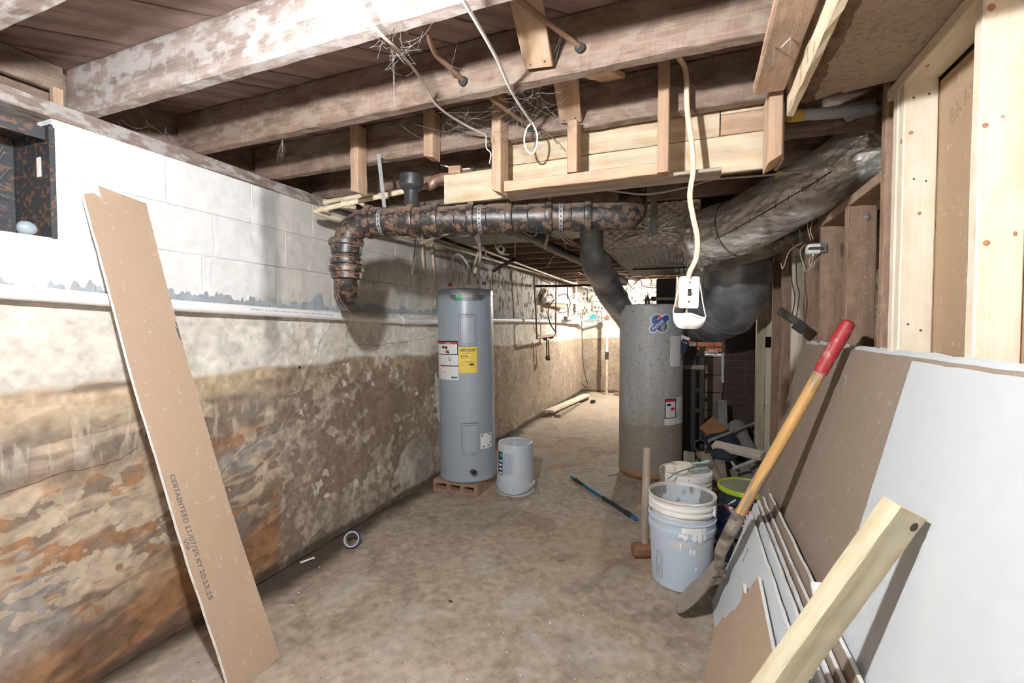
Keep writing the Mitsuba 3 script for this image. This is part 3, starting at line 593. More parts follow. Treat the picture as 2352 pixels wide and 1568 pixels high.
# ---------------------------------------------------------------- boards and old ceiling panel at the upper right
K = thing('nailer_board', 'wide brown board under the joists with bent nails sticking out of it', 'board')
put(K, board((0.212, 0.2, 2.12), (0.230, 1.672, 2.12), 0.092, 0.036, up=(1, 0, 0), seg=16, wob=0.0007, ch=0.006, seed=21), 'old_stud')
for pts in ([(0.205, 1.41, 2.103), (0.203, 1.405, 2.082), (0.2, 1.40, 2.050)], [(0.236, 1.38, 2.103), (0.236, 1.374, 2.08), (0.228, 1.365, 2.055)], [(0.236, 1.378, 2.100), (0.22, 1.385, 2.088), (0.215, 1.39, 2.086)]):
    part(K, 'nail', tube(pts, 0.0017, 4, 8), 'nail_steel')
K = thing('edge_board', 'pale rough-sawn board on edge beside the torn ceiling panel', 'board')
put(K, board((0.286, 0.2, 2.105), (0.303, 1.745, 2.105), 0.118, 0.022, seg=20, wob=0.001, seed=22), 'plank_pine')
part(K, 'nail', tube([(0.276, 1.36, 2.075), (0.266, 1.352, 2.05), (0.262, 1.35, 2.03)], 0.0017, 4, 8), 'nail_steel')
K = thing('ceiling_panel', 'old brown fibreboard ceiling panel with a torn edge', 'panel')
put(K, flat(Polygon([(0.372, -1.5), (0.366, 1.28), (0.384, 1.70), (0.402, 1.935), (0.424, 1.98), (0.488, 1.94), (0.503, 1.958), (0.60, 1.93), (0.735, 1.90), (0.735, -1.5)]), 2.184, 2.196), 'fibre_board')
part(K, 'torn_edge', wavy(cat(*[trimesh.creation.icosphere(2, 0.017).apply_transform(np.diag([1.0 + 0.5 * a, 2.1, 0.8, 1.0])).apply_translation((0.364 + 0.018 * b + 0.014 * max(0, (yy - 1.2)), yy, 2.182))
      for yy, a, b in zip(np.linspace(0.2, 1.95, 56), np.random.default_rng(3).random(56), np.random.default_rng(5).random(56))]), 0.012, 45, 7), 'torn_fibre', True, label='dark torn fibres along the broken edge')

# ---------------------------------------------------------------- studs of the partition
def stud(label, y0, y1, x0, x1, z0, z1, m, seed, group=None, ch=0.004):
    key = thing('wall_stud', label, 'stud', group)
    put(key, board(((x0 + x1) / 2, (y0 + y1) / 2, z0), ((x0 + x1) / 2, (y0 + y1) / 2, z1), x1 - x0, y1 - y0, up=(1, 0, 0), seg=10, wob=0.0004, ch=ch, seed=seed), m)
    return key
P_ = thing('sole_plate', 'pale pine plate on the floor under the studs, mostly behind the drywall', 'plate'); put(P_, board((0.686, YR, 0.02), (0.686, 2.0, 0.02), 0.09, 0.038, up=(1, 0, 0)), 'new_pine')
st = stud('new pine stud nearest the camera, with round knots', 1.43, 1.468, 0.642, 0.731, 0.04, 2.14, 'new_pine', 31)
st2 = stud('new pine stud in the corner under the end of the top plate, with nail holes', 1.852, 1.89, 0.642, 0.731, 0.04, 2.143, 'new_pine', 33)
stud('second new pine stud doubled up behind the corner stud', 1.892, 1.928, 0.638, 0.731, 0.04, 2.143, 'new_pine', 34)
for zz, xx in ((2.09, 0.665), (2.095, 0.705), (1.83, 0.672), (1.82, 0.703), (1.36, 0.667), (1.34, 0.700)):
    part(st2, 'nail_hole', trimesh.creation.cylinder(0.0032, segment=[(xx, 1.8505, zz), (xx, 1.856, zz)], sections=10), 'dirty_steel')
def knot(parent, c, nrm, rx, rz):
    e = unit(np.cross(V(0, 0, 1), nrm)) if abs(nrm[2]) < 0.5 else V(1, 0, 0); u_ = np.cross(nrm, e)
    ring = lambda k, h: [V(*c) + V(*nrm) * h + e * rx * k * math.cos(a) + u_ * rz * k * math.sin(a) for a in np.linspace(0, 2 * math.pi, 19)[:-1]]
    part(parent, 'knot', loft([ring(1.0, -0.001), ring(1.0, 0.0002), ring(0.6, 0.0006), ring(0.15, 0.0004)]), 'knot_wood', True, 'reddish knot')
for c, rx, rz in (((0.661, 1.852, 1.979), 0.006, 0.006), ((0.689, 1.852, 1.718), 0.005, 0.006)): knot(st2, c, (0, -1, 0), rx, rz)
for c, rx, rz in (((0.656, 1.43, 2.105), 0.008, 0.009), ((0.652, 1.43, 1.831), 0.006, 0.006), ((0.684, 1.43, 1.846), 0.005, 0.005), ((0.661, 1.43, 1.552), 0.007, 0.007), ((0.712, 1.43, 1.57), 0.004, 0.006)): knot(st, V(*c), (0, -1, 0), rx, rz)
knot(st2, (0.6415, 1.868, 1.96), (-1, 0, 0), 0.007, 0.008)
key = thing('top_plate', 'new pine top plate along the ceiling on the right', 'plate')
put(key, board((0.686, -1.5, 2.1625), (0.686, 1.99, 2.1625), 0.092, 0.040, up=(1, 0, 0), seg=16, wob=0.0005, seed=35), 'new_pine')
knot(key, (0.664, 1.76, 2.1424), (0, 0, -1), 0.004, 0.010)
stud('old brown stud edge just behind the new corner studs', 2.00, 2.04, 0.642, 0.735, 0.02, 2.24, 'old_stud', 36)
stud('old brown stud with a large screw head, right of the transformer', 2.375, 2.42, 0.636, 0.742, 0.02, 1.874, 'old_stud', 37)
stud('old brown stud that the small transformer is fixed to', 2.80, 2.845, 0.638, 0.742, 0.02, 1.874, 'old_stud', 38)
stud('old brown stud with a dark knot behind the transformer', 3.13, 3.175, 0.638, 0.742, 0.02, 1.874, 'old_stud', 39)
stud('pale new stud among the old brown studs', 3.50, 3.54, 0.638, 0.735, 0.02, 1.874, 'new_pine', 40)
stud('old brown stud beside the pale one', 3.86, 3.905, 0.638, 0.742, 0.02, 1.874, 'old_stud', 41)
stud('dark old stud next to the treated post', 4.25, 4.295, 0.638, 0.742, 0.02, 1.874, 'old_stud', 42)
key = thing('top_plate', 'old brown top plate under the foil duct', 'plate'); put(key, board((0.69, 2.03, 1.895), (0.69, 4.40, 1.895), 0.105, 0.040, up=(1, 0, 0), seg=10, wob=0.0008, seed=44), 'old_stud')
single('header_board', 'dark board slanting up under the joists above the foil duct', 'board', board((0.76, 3.0, 2.285), (0.76, 2.06, 2.30), 0.11, 0.03, seed=45), 'old_stud')
key = thing('wall_post', 'greenish treated post with a pale stud sistered to it, by the debris', 'post')
part(key, 'post', board((0.627, 4.82, 0.0), (0.627, 4.82, 2.12), 0.072, 0.088, up=(1, 0, 0), seg=10, seed=46), 'treated_wood')
part(key, 'stud', board((0.697, 4.815, 0.0), (0.697, 4.815, 0.62), 0.066, 0.038, up=(1, 0, 0), seg=4, seed=47), 'new_pine', label='pale stud piece')
part(key, 'stud', board((0.697, 4.815, 0.622), (0.697, 4.815, 1.16), 0.066, 0.038, up=(1, 0, 0), seg=4, seed=48), 'new_pine', label='pale stud piece')
part(key, 'stud', board((0.697, 4.815, 1.26), (0.697, 4.815, 2.1), 0.066, 0.038, up=(1, 0, 0), seg=4, seed=49), 'new_pine', label='pale stud piece')

# ---------------------------------------------------------------- far right: chimney, block wall, opening, furnace
S = structure('chimney', 'dark brick chimney pier at the back right', 'pillar')
part(S, 'core', boxm(0.365, 0.80, 5.41, 5.85, 0, 2.31), 'mortar')
rng = np.random.default_rng(12)
for r in range(30):
    x = 0.355 - (0.11 if r % 2 else 0.0)
    while x < 0.80:
        a, b = max(x, 0.355), min(x + 0.205, 0.81)
        if b - a > 0.02: part(S, 'brick', boxm(a, b, 5.40 + rng.uniform(-0.003, 0.003), 5.50, 0.004 + r * 0.0765, 0.004 + r * 0.0765 + 0.064, 0.003), 'brick_dark')
        x += 0.217
S = structure('wall_low', 'low brown block wall under the lit brick opening', 'wall')
for r in range(5):
    x = -0.45 - (0.2 if r % 2 else 0)
    while x < 0.36:
        part(S, 'block', boxm(max(x, -0.45), min(x + 0.395, 0.362), 5.60 + rng.uniform(-0.003, 0.003), 5.80, 0.203 * r, 0.203 * r + 0.196, 0.005), 'block_brown'); x += 0.405
part(S, 'ledge', boxm(-0.45, 0.362, 5.59, 5.85, 1.016, 1.036, 0.004), 'drywall_edge')
S = structure('wall_brick', 'red brick wall lit by an added hidden bulb, seen through the opening', 'wall')
for r in range(8):
    x = 0.0 - (0.105 if r % 2 else 0)
    while x < 0.7:
        part(S, 'brick', boxm(x, x + 0.2, 6.60 + rng.uniform(-0.004, 0.004), 6.7, 0.86 + 0.0765 * r, 0.86 + 0.0765 * r + 0.066, 0.003), 'brick_red'); x += 0.212
part(S, 'backing', boxm(-0.12, 0.9, 6.625, 6.75, 0, 2.3), 'mortar')
single('lit_edge_strip', 'thin broken board standing against the chimney, coloured white for its lit edge', 'board', board((0.345, 5.37, 0.75), (0.338, 5.37, 1.25), 0.022, 0.012, up=(1, 0, 0), seg=10, wob=0.0022, seed=61), 'drywall_edge')  # white colour stands in for light on the board edge
for q, (dx, dz) in enumerate(((0.12, 0.035), (0.18, 0.03), (0.24, 0.04), (0.29, 0.03))):
    single('rubble_lump', 'pale lump of rubble on the block ledge below the lit bricks', 'rubble', wavy(trimesh.creation.icosphere(2, dz * 0.8).apply_translation((dx, 5.72, 1.036 + dz * 0.62)), 0.02, 30, q), 'drywall_edge', False, 'lumps of rubble on the ledge')
F_ = thing('furnace', 'black furnace cabinet standing behind the grey tank', 'furnace')
part(F_, 'cabinet', boxm(-0.42, 0.075, 4.86, 5.5, 0.0, 1.16, 0.01), 'furnace_black')
for zz in (0.50, 0.70): part(F_, 'rail', boxm(0.0, 0.12, 4.845, 4.865, zz, zz + 0.042, 0.003), 'dark_wood', label='brown wooden rail')
part(F_, 'rail', boxm(-0.05, 0.145, 4.84, 4.87, 0.93, 0.975, 0.004), 'grey_wood', label='brown wooden rail')
part(F_, 'rail', boxm(-0.05, 0.135, 4.84, 4.87, 1.06, 1.125, 0.004), 'dark_wood', label='brown wooden rail')
part(F_, 'riser', boxm(-0.32, 0.0, 4.90, 5.3, 1.16, 1.85, 0.01), 'furnace_black', label='black sheet metal riser above the cabinet')
part(F_, 'post', boxm(0.10, 0.145, 4.85, 4.9, 0, 1.16, 0.003), 'furnace_black')

# ---------------------------------------------------------------- blue-grey water heater on two blocks
def lean(m, c, ang_x, ang_y):
    """tilts a standing thing about its foot c"""
    M = trimesh.transformations.rotation_matrix(ang_y, (0, 1, 0), c) @ trimesh.transformations.rotation_matrix(ang_x, (1, 0, 0), c)
    m = m.copy(); m.apply_transform(M); return m
for lab, y0 in (('front concrete block lying flat under the water heater', 3.205), ('rear concrete block lying flat under the water heater', 3.412)):
    key = thing('concrete_block', lab, 'block')
    prof = sbox(-1.955, 0.0, -1.553, 0.098)
    for i in range(3):
        a = -1.955 + 0.028 + i * 0.1247
        prof = prof.difference(rrect(0.097, 0.044, 0.012, a, 0.027))
    m = trimesh.creation.extrude_polygon(prof, 0.20, engine='earcut')
    v = m.vertices.copy(); m = tm(np.stack([v[:, 0], y0 + 0.20 - v[:, 2], v[:, 1]], 1), m.faces)
    put(key, m, 'cinder_block')
HC, HR, HZ, HA = V(-1.735, 3.412, 0.098), 0.232, 1.556, math.atan2(-3.412, 1.735)
def hl(m): return lean(m, HC, 0.0, -0.016)
W = thing('water_heater', 'tall blue-grey electric water heater standing on concrete blocks', 'water heater')
part(W, 'jacket', hl(lathe([(0, 0), (HR - 0.012, 0), (HR - 0.004, 0.004), (HR + 0.003, 0.012), (HR + 0.003, 0.05), (HR, 0.056), (HR, HZ - 0.05), (HR + 0.003, HZ - 0.046), (HR + 0.003, HZ - 0.006), (HR, HZ), (HR - 0.012, HZ + 0.004), (HR - 0.02, HZ - 0.004), (0, HZ - 0.002)], 72, HC)), 'heater_paint', 30)
def on_heater(name, shape, a_deg, z, h, m, depth=0.0, parent=None, lab=None, r=HR + 0.0008):
    g = flat(shape, depth, depth + h); return part(parent or W, name, hl(wrap(g, HC[0], HC[1], r, HA + math.radians(a_deg), HC[2] + z)), m, False, lab)
def on_heater_text(s, hgt, a_deg, z, m, parent, w=None, bold=False, lift=0.0022):
    g = text(s, hgt, bold)
    if w: g = fit(g, w)
    g.apply_translation((0, 0, lift)); return part(parent, 'lettering', hl(wrap(g, HC[0], HC[1], HR, HA + math.radians(a_deg), HC[2] + z)), m)
dg = math.degrees
bz = 1.462
badge_shape = Polygon([(0, 0.076), (0.318, 0.076), (0.316, 0.045), (0.300, 0.015), (0.270, 0.0), (0.048, 0.0), (0.018, 0.015), (0.002, 0.045)])
bd = on_heater('badge', badge_shape, -33, bz, 0.0012, 'label_grey', lab='dark badge with the maker and model')
on_heater('chrome_field', Polygon([(0.075, 0.073), (0.19, 0.073), (0.19, 0.003), (0.075, 0.003)]), -33, bz, 0.0016, 'zinc_strap', parent=bd)
on_heater('green_field', Polygon([(0.062, 0.073), (0.105, 0.073), (0.112, 0.036), (0.105, 0.003), (0.070, 0.003), (0.060, 0.036)]), -33, bz, 0.0018, 'label_green', parent=bd)
on_heater_text('AO', 0.030, -33 + dg(0.062 / HR), bz + 0.026, 'label_white', bd, 0.045)
on_heater_text('Smith', 0.030, -33 + dg(0.112 / HR), bz + 0.026, 'label_white', bd, 0.082)
on_heater('model_field', rrect(0.086, 0.038, 0.018, 0.205, 0.012), -33, bz, 0.0018, 'zinc_strap', parent=bd)
on_heater_text('100', 0.024, -33 + dg(0.222 / HR), bz + 0.019, 'ink_black', bd, 0.052)
for z0, z1, a in ((1.104, 1.347, -13.0), (0.236, 0.482, -11.0)):
    pn = on_heater('access_panel', rrect(0.134, z1 - z0, 0.012), a, z0, 0.009, 'heater_paint')
    on_heater('bevel_shade', rrect(0.144, z1 - z0 + 0.010, 0.014, -0.005, -0.005).difference(rrect(0.134, z1 - z0, 0.012)), a, z0, 0.001, 'heater_bevel_shade', parent=pn)  # flat dark ring: bevel shadow put in as colour
    on_heater('bevel_shade', rrect(0.106, z1 - z0 - 0.028, 0.008, 0.014, 0.014).difference(rrect(0.100, z1 - z0 - 0.034, 0.006, 0.017, 0.017)), a, z0, 0.0096, 'heater_bevel_shade', parent=pn)
    on_heater('raised_field', rrect(0.100, z1 - z0 - 0.034, 0.006, 0.017, 0.017), a, z0, 0.015, 'heater_paint', parent=pn)
    part(pn, 'screw', hl(trimesh.creation.icosphere(2, 0.005).apply_translation((HC[0] + (HR + 0.001) * math.cos(HA + math.radians(a + 16.5)), HC[1] + (HR + 0.001) * math.sin(HA + math.radians(a + 16.5)), HC[2] + z1 + 0.012))), 'chrome', True)
# long white label with warnings
WA, WZ, WW, WH = -86.0, 0.832, 0.284, 0.312
wl = on_heater('warning_label', sbox(0, 0, WW, WH), WA, WZ, 0.0009, 'label_white', lab='white instruction label with a red danger bar')
def lab_rect(par, x, y, w, h, m, A, Z, lift=0.0014): return on_heater('print', sbox(x, y, x + w, y + h), A, Z, lift, m, parent=par)
lab_rect(wl, 0, 0.303, WW, 0.009, 'ink_black', WA, WZ); lab_rect(wl, 0, 0.200, WW, 0.006, 'ink_black', WA, WZ); lab_rect(wl, WW - 0.006, 0.2, 0.006, 0.11, 'ink_black', WA, WZ)
lab_rect(wl, 0.0, 0.286, WW - 0.006, 0.017, 'label_red', WA, WZ)
on_heater_text('DANGER', 0.012, WA + dg(0.17 / HR), WZ + 0.289, 'label_white', wl, 0.055)
lab_rect(wl, 0.125, 0.250, 0.028, 0.022, 'ink_black', WA, WZ); lab_rect(wl, 0.160, 0.248, 0.026, 0.020, 'ink_black', WA, WZ); lab_rect(wl, 0.168, 0.214, 0.030, 0.022, 'label_red', WA, WZ); lab_rect(wl, 0.185, 0.211, 0.02, 0.014, 'ink_black', WA, WZ)
lab_rect(wl, 0.06, 0.108, WW - 0.06, 0.007, 'ink_black', WA, WZ)
on_heater('print', Polygon([(0.21 + 0.013 * math.cos(t), 0.170 + 0.017 * math.sin(t)) for t in np.linspace(0, 6.28, 16)[:-1]]), WA, WZ, 0.0013, 'ink_black', parent=wl)
on_heater('print', Polygon([(0.212 + 0.009 * math.cos(t), 0.172 + 0.012 * math.sin(t)) for t in np.linspace(0, 6.28, 14)[:-1]]), WA, WZ, 0.0017, 'label_white', parent=wl)
for yy in (0.072, 0.100): lab_rect(wl, 0.11, yy, 0.04, 0.008, 'label_orange', WA, WZ) if yy > 0.08 else lab_rect(wl, 0.11, 0.05, 0.04, 0.007, 'label_orange', WA, WZ)
lab_rect(wl, 0.218, 0.012, 0.058, 0.014, 'label_grey', WA, WZ)
lines = []
for x0, x1, ya, yb in ((0.20, 0.27, 0.212, 0.28), (0.10, 0.195, 0.125, 0.195), (0.235, 0.28, 0.15, 0.19), (0.155, 0.212, 0.035, 0.10), (0.216, 0.275, 0.035, 0.10), (0.10, 0.27, 0.114, 0.130), (0.10, 0.21, 0.008, 0.028)):
    y = ya
    while y < yb: lines.append(flat(sbox(x0, y, x1, y + 0.0022), 0.0010, 0.0013)); y += 0.006
part(wl, 'fine_print', hl(wrap(cat(*lines), HC[0], HC[1], HR, HA + math.radians(WA), HC[2] + WZ, 0.05)), 'print_grey', kind='stuff')
# yellow energy label
YA, YZ = -15.0, 0.887
yl = on_heater('energy_label', sbox(0, 0, 0.146, 0.208), YA, YZ, 0.0011, 'label_yellow', lab='yellow energy label')
on_heater_text('ENERGYGUIDE', 0.020, YA + dg(0.010 / HR), YZ + 0.172, 'ink_black', yl, 0.126, True)
on_heater('print', Polygon([(0.068, 0.172), (0.080, 0.172), (0.074, 0.158)]), YA, YZ, 0.0015, 'ink_black', parent=yl)
on_heater_text('$ 494', 0.015, YA + dg(0.016 / HR), YZ + 0.127, 'ink_black', yl, 0.056, True)
for x, y, w, h in ((0.014, 0.118, 0.094, 0.0022), (0.105, 0.120, 0.003, 0.007), (0.012, 0.060, 0.07, 0.0016), (0.085, 0.060, 0.034, 0.015), (0.122, 0.062, 0.018, 0.002), (0.045, 0.088, 0.06, 0.003), (0.012, 0.083, 0.122, 0.0014), (0.03, 0.155, 0.085, 0.0025)):
    lab_rect(yl, x, y, w, h, 'ink_black' if w > 0.03 and h > 0.01 else 'label_grey', YA, YZ)
sl = on_heater('rating_label', sbox(0, 0, 0.122, 0.120), 26, 0.268, 0.0009, 'label_white', lab='small white rating label')
for x, y, w, h in ((0.008, 0.098, 0.016, 0.014), (0.085, 0.1, 0.018, 0.014), (0.015, 0.012, 0.03, 0.008), (0.075, 0.014, 0.02, 0.008), (0.103, 0.03, 0.01, 0.018)): lab_rect(sl, x, y, w, h, 'label_grey', 26, 0.268)
part(sl, 'fine_print', hl(wrap(cat(*[flat(sbox(0.02, y, 0.095, y + 0.003), 0.001, 0.0013) for y in np.linspace(0.035, 0.09, 7)]), HC[0], HC[1], HR, HA + math.radians(26), HC[2] + 0.268, 0.05)), 'print_grey', kind='stuff')
a = HA + math.radians(8); fx, fy = HC[0] + HR * math.cos(a), HC[1] + HR * math.sin(a); out = V(math.cos(a), math.sin(a), 0)
part(W, 'drain_flange', hl(lathe([(0, 0), (0.038, 0), (0.036, 0.004), (0, 0.006)], 28, (fx, fy, HC[2] + 0.105), out)), 'heater_paint', 30)
dv = part(W, 'drain_valve', hl(lathe([(0.0, 0.0), (0.019, 0.004), (0.019, 0.018), (0.013, 0.02), (0.013, 0.045), (0.016, 0.048), (0.016, 0.058), (0, 0.058)], 16, (fx, fy, HC[2] + 0.100), out)), 'black_plastic', 30, 'black drain valve')
part(dv, 'knob', hl(lathe([(0, 0), (0.015, 0.003), (0.017, 0.015), (0.013, 0.026), (0, 0.028)], 12, (fx + out[0] * 0.035 + 0.008, fy + out[1] * 0.035, HC[2] + 0.104), unit(V(0.8, -0.45, 0.1)))), 'black_plastic', 30)
def corrugated(pts, r, n=60):
    P = spline(pts, n); k = len(P); s = np.concatenate([[0], np.cumsum(np.linalg.norm(np.diff(P, axis=0), axis=1))])
    return sweep(P, r * (1 + 0.10 * np.sin(s / 0.0075 * 2 * np.pi)), 10)
for lab, pts in (('left flexible steel hose arching over the heater top', ((-1.896, 3.420, 1.720), (-1.899, 3.420, 1.868), (-1.868, 3.410, 1.953), (-1.809, 3.400, 1.963), (-1.756, 3.400, 1.913), (-1.715, 3.400, 1.828), (-1.720, 3.400, 1.712))),
                 ('right flexible steel hose running up behind the drain pipe', ((-1.620, 3.360, 1.705), (-1.615, 3.360, 1.818), (-1.586, 3.340, 1.920), (-1.552, 3.260, 2.010), (-1.487, 3.080, 2.046), (-1.477, 3.000, 2.074), (-1.455, 2.900, 2.101)))):
    part(W, 'hose', corrugated(pts, 0.0125), 'chrome', 50, lab)
part(W, 'power_cable', tube([(-1.689, 3.380, 1.709), (-1.660, 3.370, 1.839), (-1.623, 3.360, 1.943), (-1.601, 3.340, 2.009), (-1.498, 3.080, 2.024), (-1.466, 3.000, 2.061), (-1.445, 2.950, 2.121)], 0.008, 6, 8), 'cord_tan', 40, 'beige power cable')
part(W, 'power_cable', tube([(-1.611, 3.360, 1.942), (-1.580, 3.360, 2.000), (-1.556, 3.360, 1.978), (-1.541, 3.360, 1.927)], 0.007, 6, 8), 'cord_tan', 40, 'beige power cable')
for px_, m_ in (((-1.909, 3.420, 1.709), 'label_red'), ((-1.715, 3.360, 1.712), 'cream_tape'), ((-1.561, 3.360, 1.703), 'zinc_strap')):
    part(W, 'nipple', lathe([(0, 0), (0.016, 0), (0.016, 0.02), (0.011, 0.024), (0, 0.026)], 14, (px_[0], px_[1], px_[2] - 0.006)), m_, 30)

# ---------------------------------------------------------------- grey tank at the back
TC, TR, TZ, TA = V(-0.326, 4.335, 0.0), 0.280, 1.552, math.atan2(-4.335, 0.326)
K = thing('storage_tank', 'older stained grey water tank with a rusty foot, right of the middle', 'tank')
part(K, 'jacket', lathe([(0, 0.012), (TR - 0.03, 0.012), (TR - 0.03, 0.02), (TR, 0.035), (TR + 0.003, 0.04), (TR + 0.003, 0.08), (TR, 0.085), (TR, 0.492), (TR + 0.002, 0.497), (TR, 0.502), (TR, 1.06), (TR + 0.0015, 1.064), (TR, 1.068), (TR, TZ - 0.02), (TR - 0.004, TZ - 0.004), (TR - 0.012, TZ), (0, TZ + 0.012)], 80, TC), 'tank_paint', 30)
for a in (0.5, 2.6, 4.7): part(K, 'foot', boxm(TC[0] + 0.2 * math.cos(a) - 0.03, TC[0] + 0.2 * math.cos(a) + 0.03, TC[1] + 0.2 * math.sin(a) - 0.03, TC[1] + 0.2 * math.sin(a) + 0.03, 0, 0.022), 'dirty_steel')
def on_tank(name, shape, a_deg, z, h, m, parent=None, lab=None): return part(parent or K, name, wrap(flat(shape, 0, h), TC[0], TC[1], TR, TA + math.radians(a_deg), z), m, False, lab)
def disc(cx, cy, rx, ry, rot=0.0, n=28):
    return affinity.rotate(Polygon([(cx + rx * math.cos(t), cy + ry * math.sin(t)) for t in np.linspace(0, 2 * math.pi, n + 1)[:-1]]), rot, origin=(cx, cy))
ST_A, ST_Z = -2.0, 1.295
base = disc(0.062, 0.115, 0.055, 0.05).union(disc(0.102, 0.062, 0.05, 0.05)).union(affinity.rotate(rrect(0.205, 0.062, 0.028, -0.02, 0.056), 40, origin=(0.083, 0.087)))
sk = on_tank('sticker', base.buffer(0.005), ST_A, ST_Z, 0.0008, 'label_white', lab='round blue and red maker sticker set aslant')
on_tank('print', disc(0.062, 0.115, 0.05, 0.046), ST_A, ST_Z, 0.0011, 'label_blue', sk)
on_tank('print', disc(0.062, 0.115, 0.05, 0.046).intersection(sbox(0.062, 0.115, 0.2, 0.2)), ST_A, ST_Z, 0.0013, 'label_red', sk)
on_tank('print', affinity.rotate(sbox(0.05, 0.138, 0.12, 0.144), 40), ST_A, ST_Z, 0.0015, 'label_white', sk)
on_tank('print', disc(0.102, 0.062, 0.046, 0.046), ST_A, ST_Z, 0.0012, 'label_grey', sk)
band = affinity.rotate(rrect(0.195, 0.052, 0.024, -0.0145, 0.061), 40, origin=(0.083, 0.087))
on_tank('print', band, ST_A, ST_Z, 0.0016, 'label_blue', sk)
g = fit(text('Hydrojet', 0.034, True), 0.118); g.apply_transform(trimesh.transformations.rotation_matrix(math.radians(40), (0, 0, 1))); g.apply_translation((0.030, 0.026, 0.0017))
part(sk, 'lettering', wrap(g, TC[0], TC[1], TR, TA + math.radians(ST_A), ST_Z), 'label_white')
part(sk, 'fine_print', wrap(cat(*[place(flat(sbox(0, 0, 0.05 - 0.006 * i, 0.004), 0.0013, 0.0015), (0.088 + 0.004 * i, 0.050 - 0.010 * i, 0), (0.77, 0.64, 0), (-0.64, 0.77, 0)) for i in range(4)]), TC[0], TC[1], TR, TA + math.radians(ST_A), ST_Z), 'label_white', kind='stuff')
LA, LZ = 25.0, 0.505
ll = on_tank('warning_label', sbox(0, 0, 0.118, 0.226), LA, LZ, 0.0008, 'label_white', lab='white warning label framed in navy')
on_tank('print', sbox(0, 0.056, 0.118, 0.226).difference(sbox(0.009, 0.064, 0.109, 0.218)), LA, LZ, 0.0012, 'label_navy', ll)
on_tank('print', sbox(0.009, 0.200, 0.109, 0.218), LA, LZ, 0.0011, 'label_red', ll)
on_tank('print', sbox(0.02, 0.165, 0.06, 0.185), LA, LZ, 0.0011, 'label_navy', ll); on_tank('print', sbox(0.06, 0.125, 0.10, 0.15), LA, LZ, 0.0011, 'label_red', ll)
part(ll, 'fine_print', wrap(cat(*[flat(sbox(0.02, y, 0.1, y + 0.004), 0.0008, 0.0012) for y in list(np.linspace(0.07, 0.11, 5)) + list(np.linspace(0.01, 0.045, 4))]), TC[0], TC[1], TR, TA + math.radians(LA), LZ, 0.05), 'print_grey', kind='stuff')
on_tank('rating_label', sbox(0, 0, 0.16, 0.235), 50, 0.505, 0.0008, 'bucket_white', lab='faded rating label')
on_tank('lower_panel', rrect(0.15, 0.30, 0.015), 38, 0.12, 0.010, 'tank_paint')
tw = on_tank('thermostat_recess', rrect(0.115, 0.262, 0.01), 35, 1.012, 0.004, 'clean_white', lab='white insulation in the open thermostat recess')
cv = part(K, 'thermostat_cover', obox((-0.080, 4.250, 1.152), V(0.93, 0.36, 0) * 0.94 + V(0, 0, -0.34), V(0.34, 0.10, 0.93), 0.105, 0.262, 0.028, 0.006), 'clean_white', label='hinged cover hanging open with a navy label')
cvc, cx_, cy_ = V(*(-0.080, 4.250, 1.152)), unit(V(0.93, 0.36, 0) * 0.94 + V(0, 0, -0.34)), V(0.34, 0.10, 0.93)
cy_ = unit(cy_ - cx_ * (cx_ @ cy_)); cz_ = np.cross(cx_, cy_)
if cz_[1] > 0: cz_ = -cz_
part(cv, 'print', obox(cvc + cz_ * 0.0145 + cx_ * 0.018, cx_, cy_, 0.062, 0.205, 0.001), 'label_navy')
part(cv, 'print', obox(cvc + cz_ * 0.0152 + cx_ * 0.02 - cy_ * 0.045, cx_, cy_, 0.032, 0.022, 0.001), 'label_red')
part(cv, 'print', obox(cvc + cz_ * 0.0152 + cx_ * 0.02 - cy_ * 0.085, cx_, cy_, 0.05, 0.006, 0.001), 'label_white')
part(cv, 'print', obox(cvc + cz_ * 0.0152 + cx_ * 0.02 + cy_ * 0.075, cx_, cy_, 0.04, 0.006, 0.001), 'label_white')
part(K, 'outlet_pipe', tube([(-0.331, 4.400, 1.599), (-0.316, 4.400, 1.615), (-0.201, 4.400, 1.612), (-0.014, 4.400, 1.608)], 0.014, 4, 12), 'cream_pipe', 40, 'cream pipe across the tank top')
part(K, 'coupling', tube([(-0.331, 4.400, 1.615), (-0.293, 4.400, 1.614)], 0.020, 2, 12), 'dirty_steel', 40)
part(K, 'valve', lathe([(0, 0), (0.022, 0), (0.022, 0.04), (0.03, 0.045), (0.016, 0.07), (0, 0.10)], 16, ((-0.366, 4.400, 1.575)[0], 4.40, 1.555)), 'galvanised', 30, 'relief valve on top')

# ---------------------------------------------------------------- cast iron drain
D_ = thing('drain_pipe', 'rusty black cast iron drain with hubs, bending down at the left', 'pipe')
hz = 1.842
A0, A1 = V(-1.37, 1.752, hz), V(-0.33, 2.031, hz)
dh = unit(A1 - A0)
vx = V(-1.512, 1.714, 0)
away = V(-0.66, 0.75, 0)
path = [A1, A0 + dh * 0.6, A0]
c1 = [V(vx[0], vx[1], hz) + dh * 0.115, V(vx[0], vx[1], hz - 0.0) + dh * 0.075 - V(0, 0, 0.008), V(vx[0], vx[1], hz) + dh * 0.022 - V(0, 0, 0.045), V(vx[0], vx[1], hz - 0.115)]
bot = [V(vx[0], vx[1], 1.60), V(vx[0], vx[1], 1.555) + away * 0.012, V(vx[0], vx[1], 1.520) + away * 0.055, V(vx[0], vx[1], 1.508) + away * 0.12, V(vx[0], vx[1], 1.50) + away * 0.60]
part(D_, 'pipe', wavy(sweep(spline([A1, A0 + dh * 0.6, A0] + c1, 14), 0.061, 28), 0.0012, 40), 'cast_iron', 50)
part(D_, 'elbow', wavy(sweep(spline([V(vx[0], vx[1], hz - 0.10), V(vx[0], vx[1], 1.66)] + bot, 10), 0.058, 28), 0.0012, 40), 'cast_iron', 50)
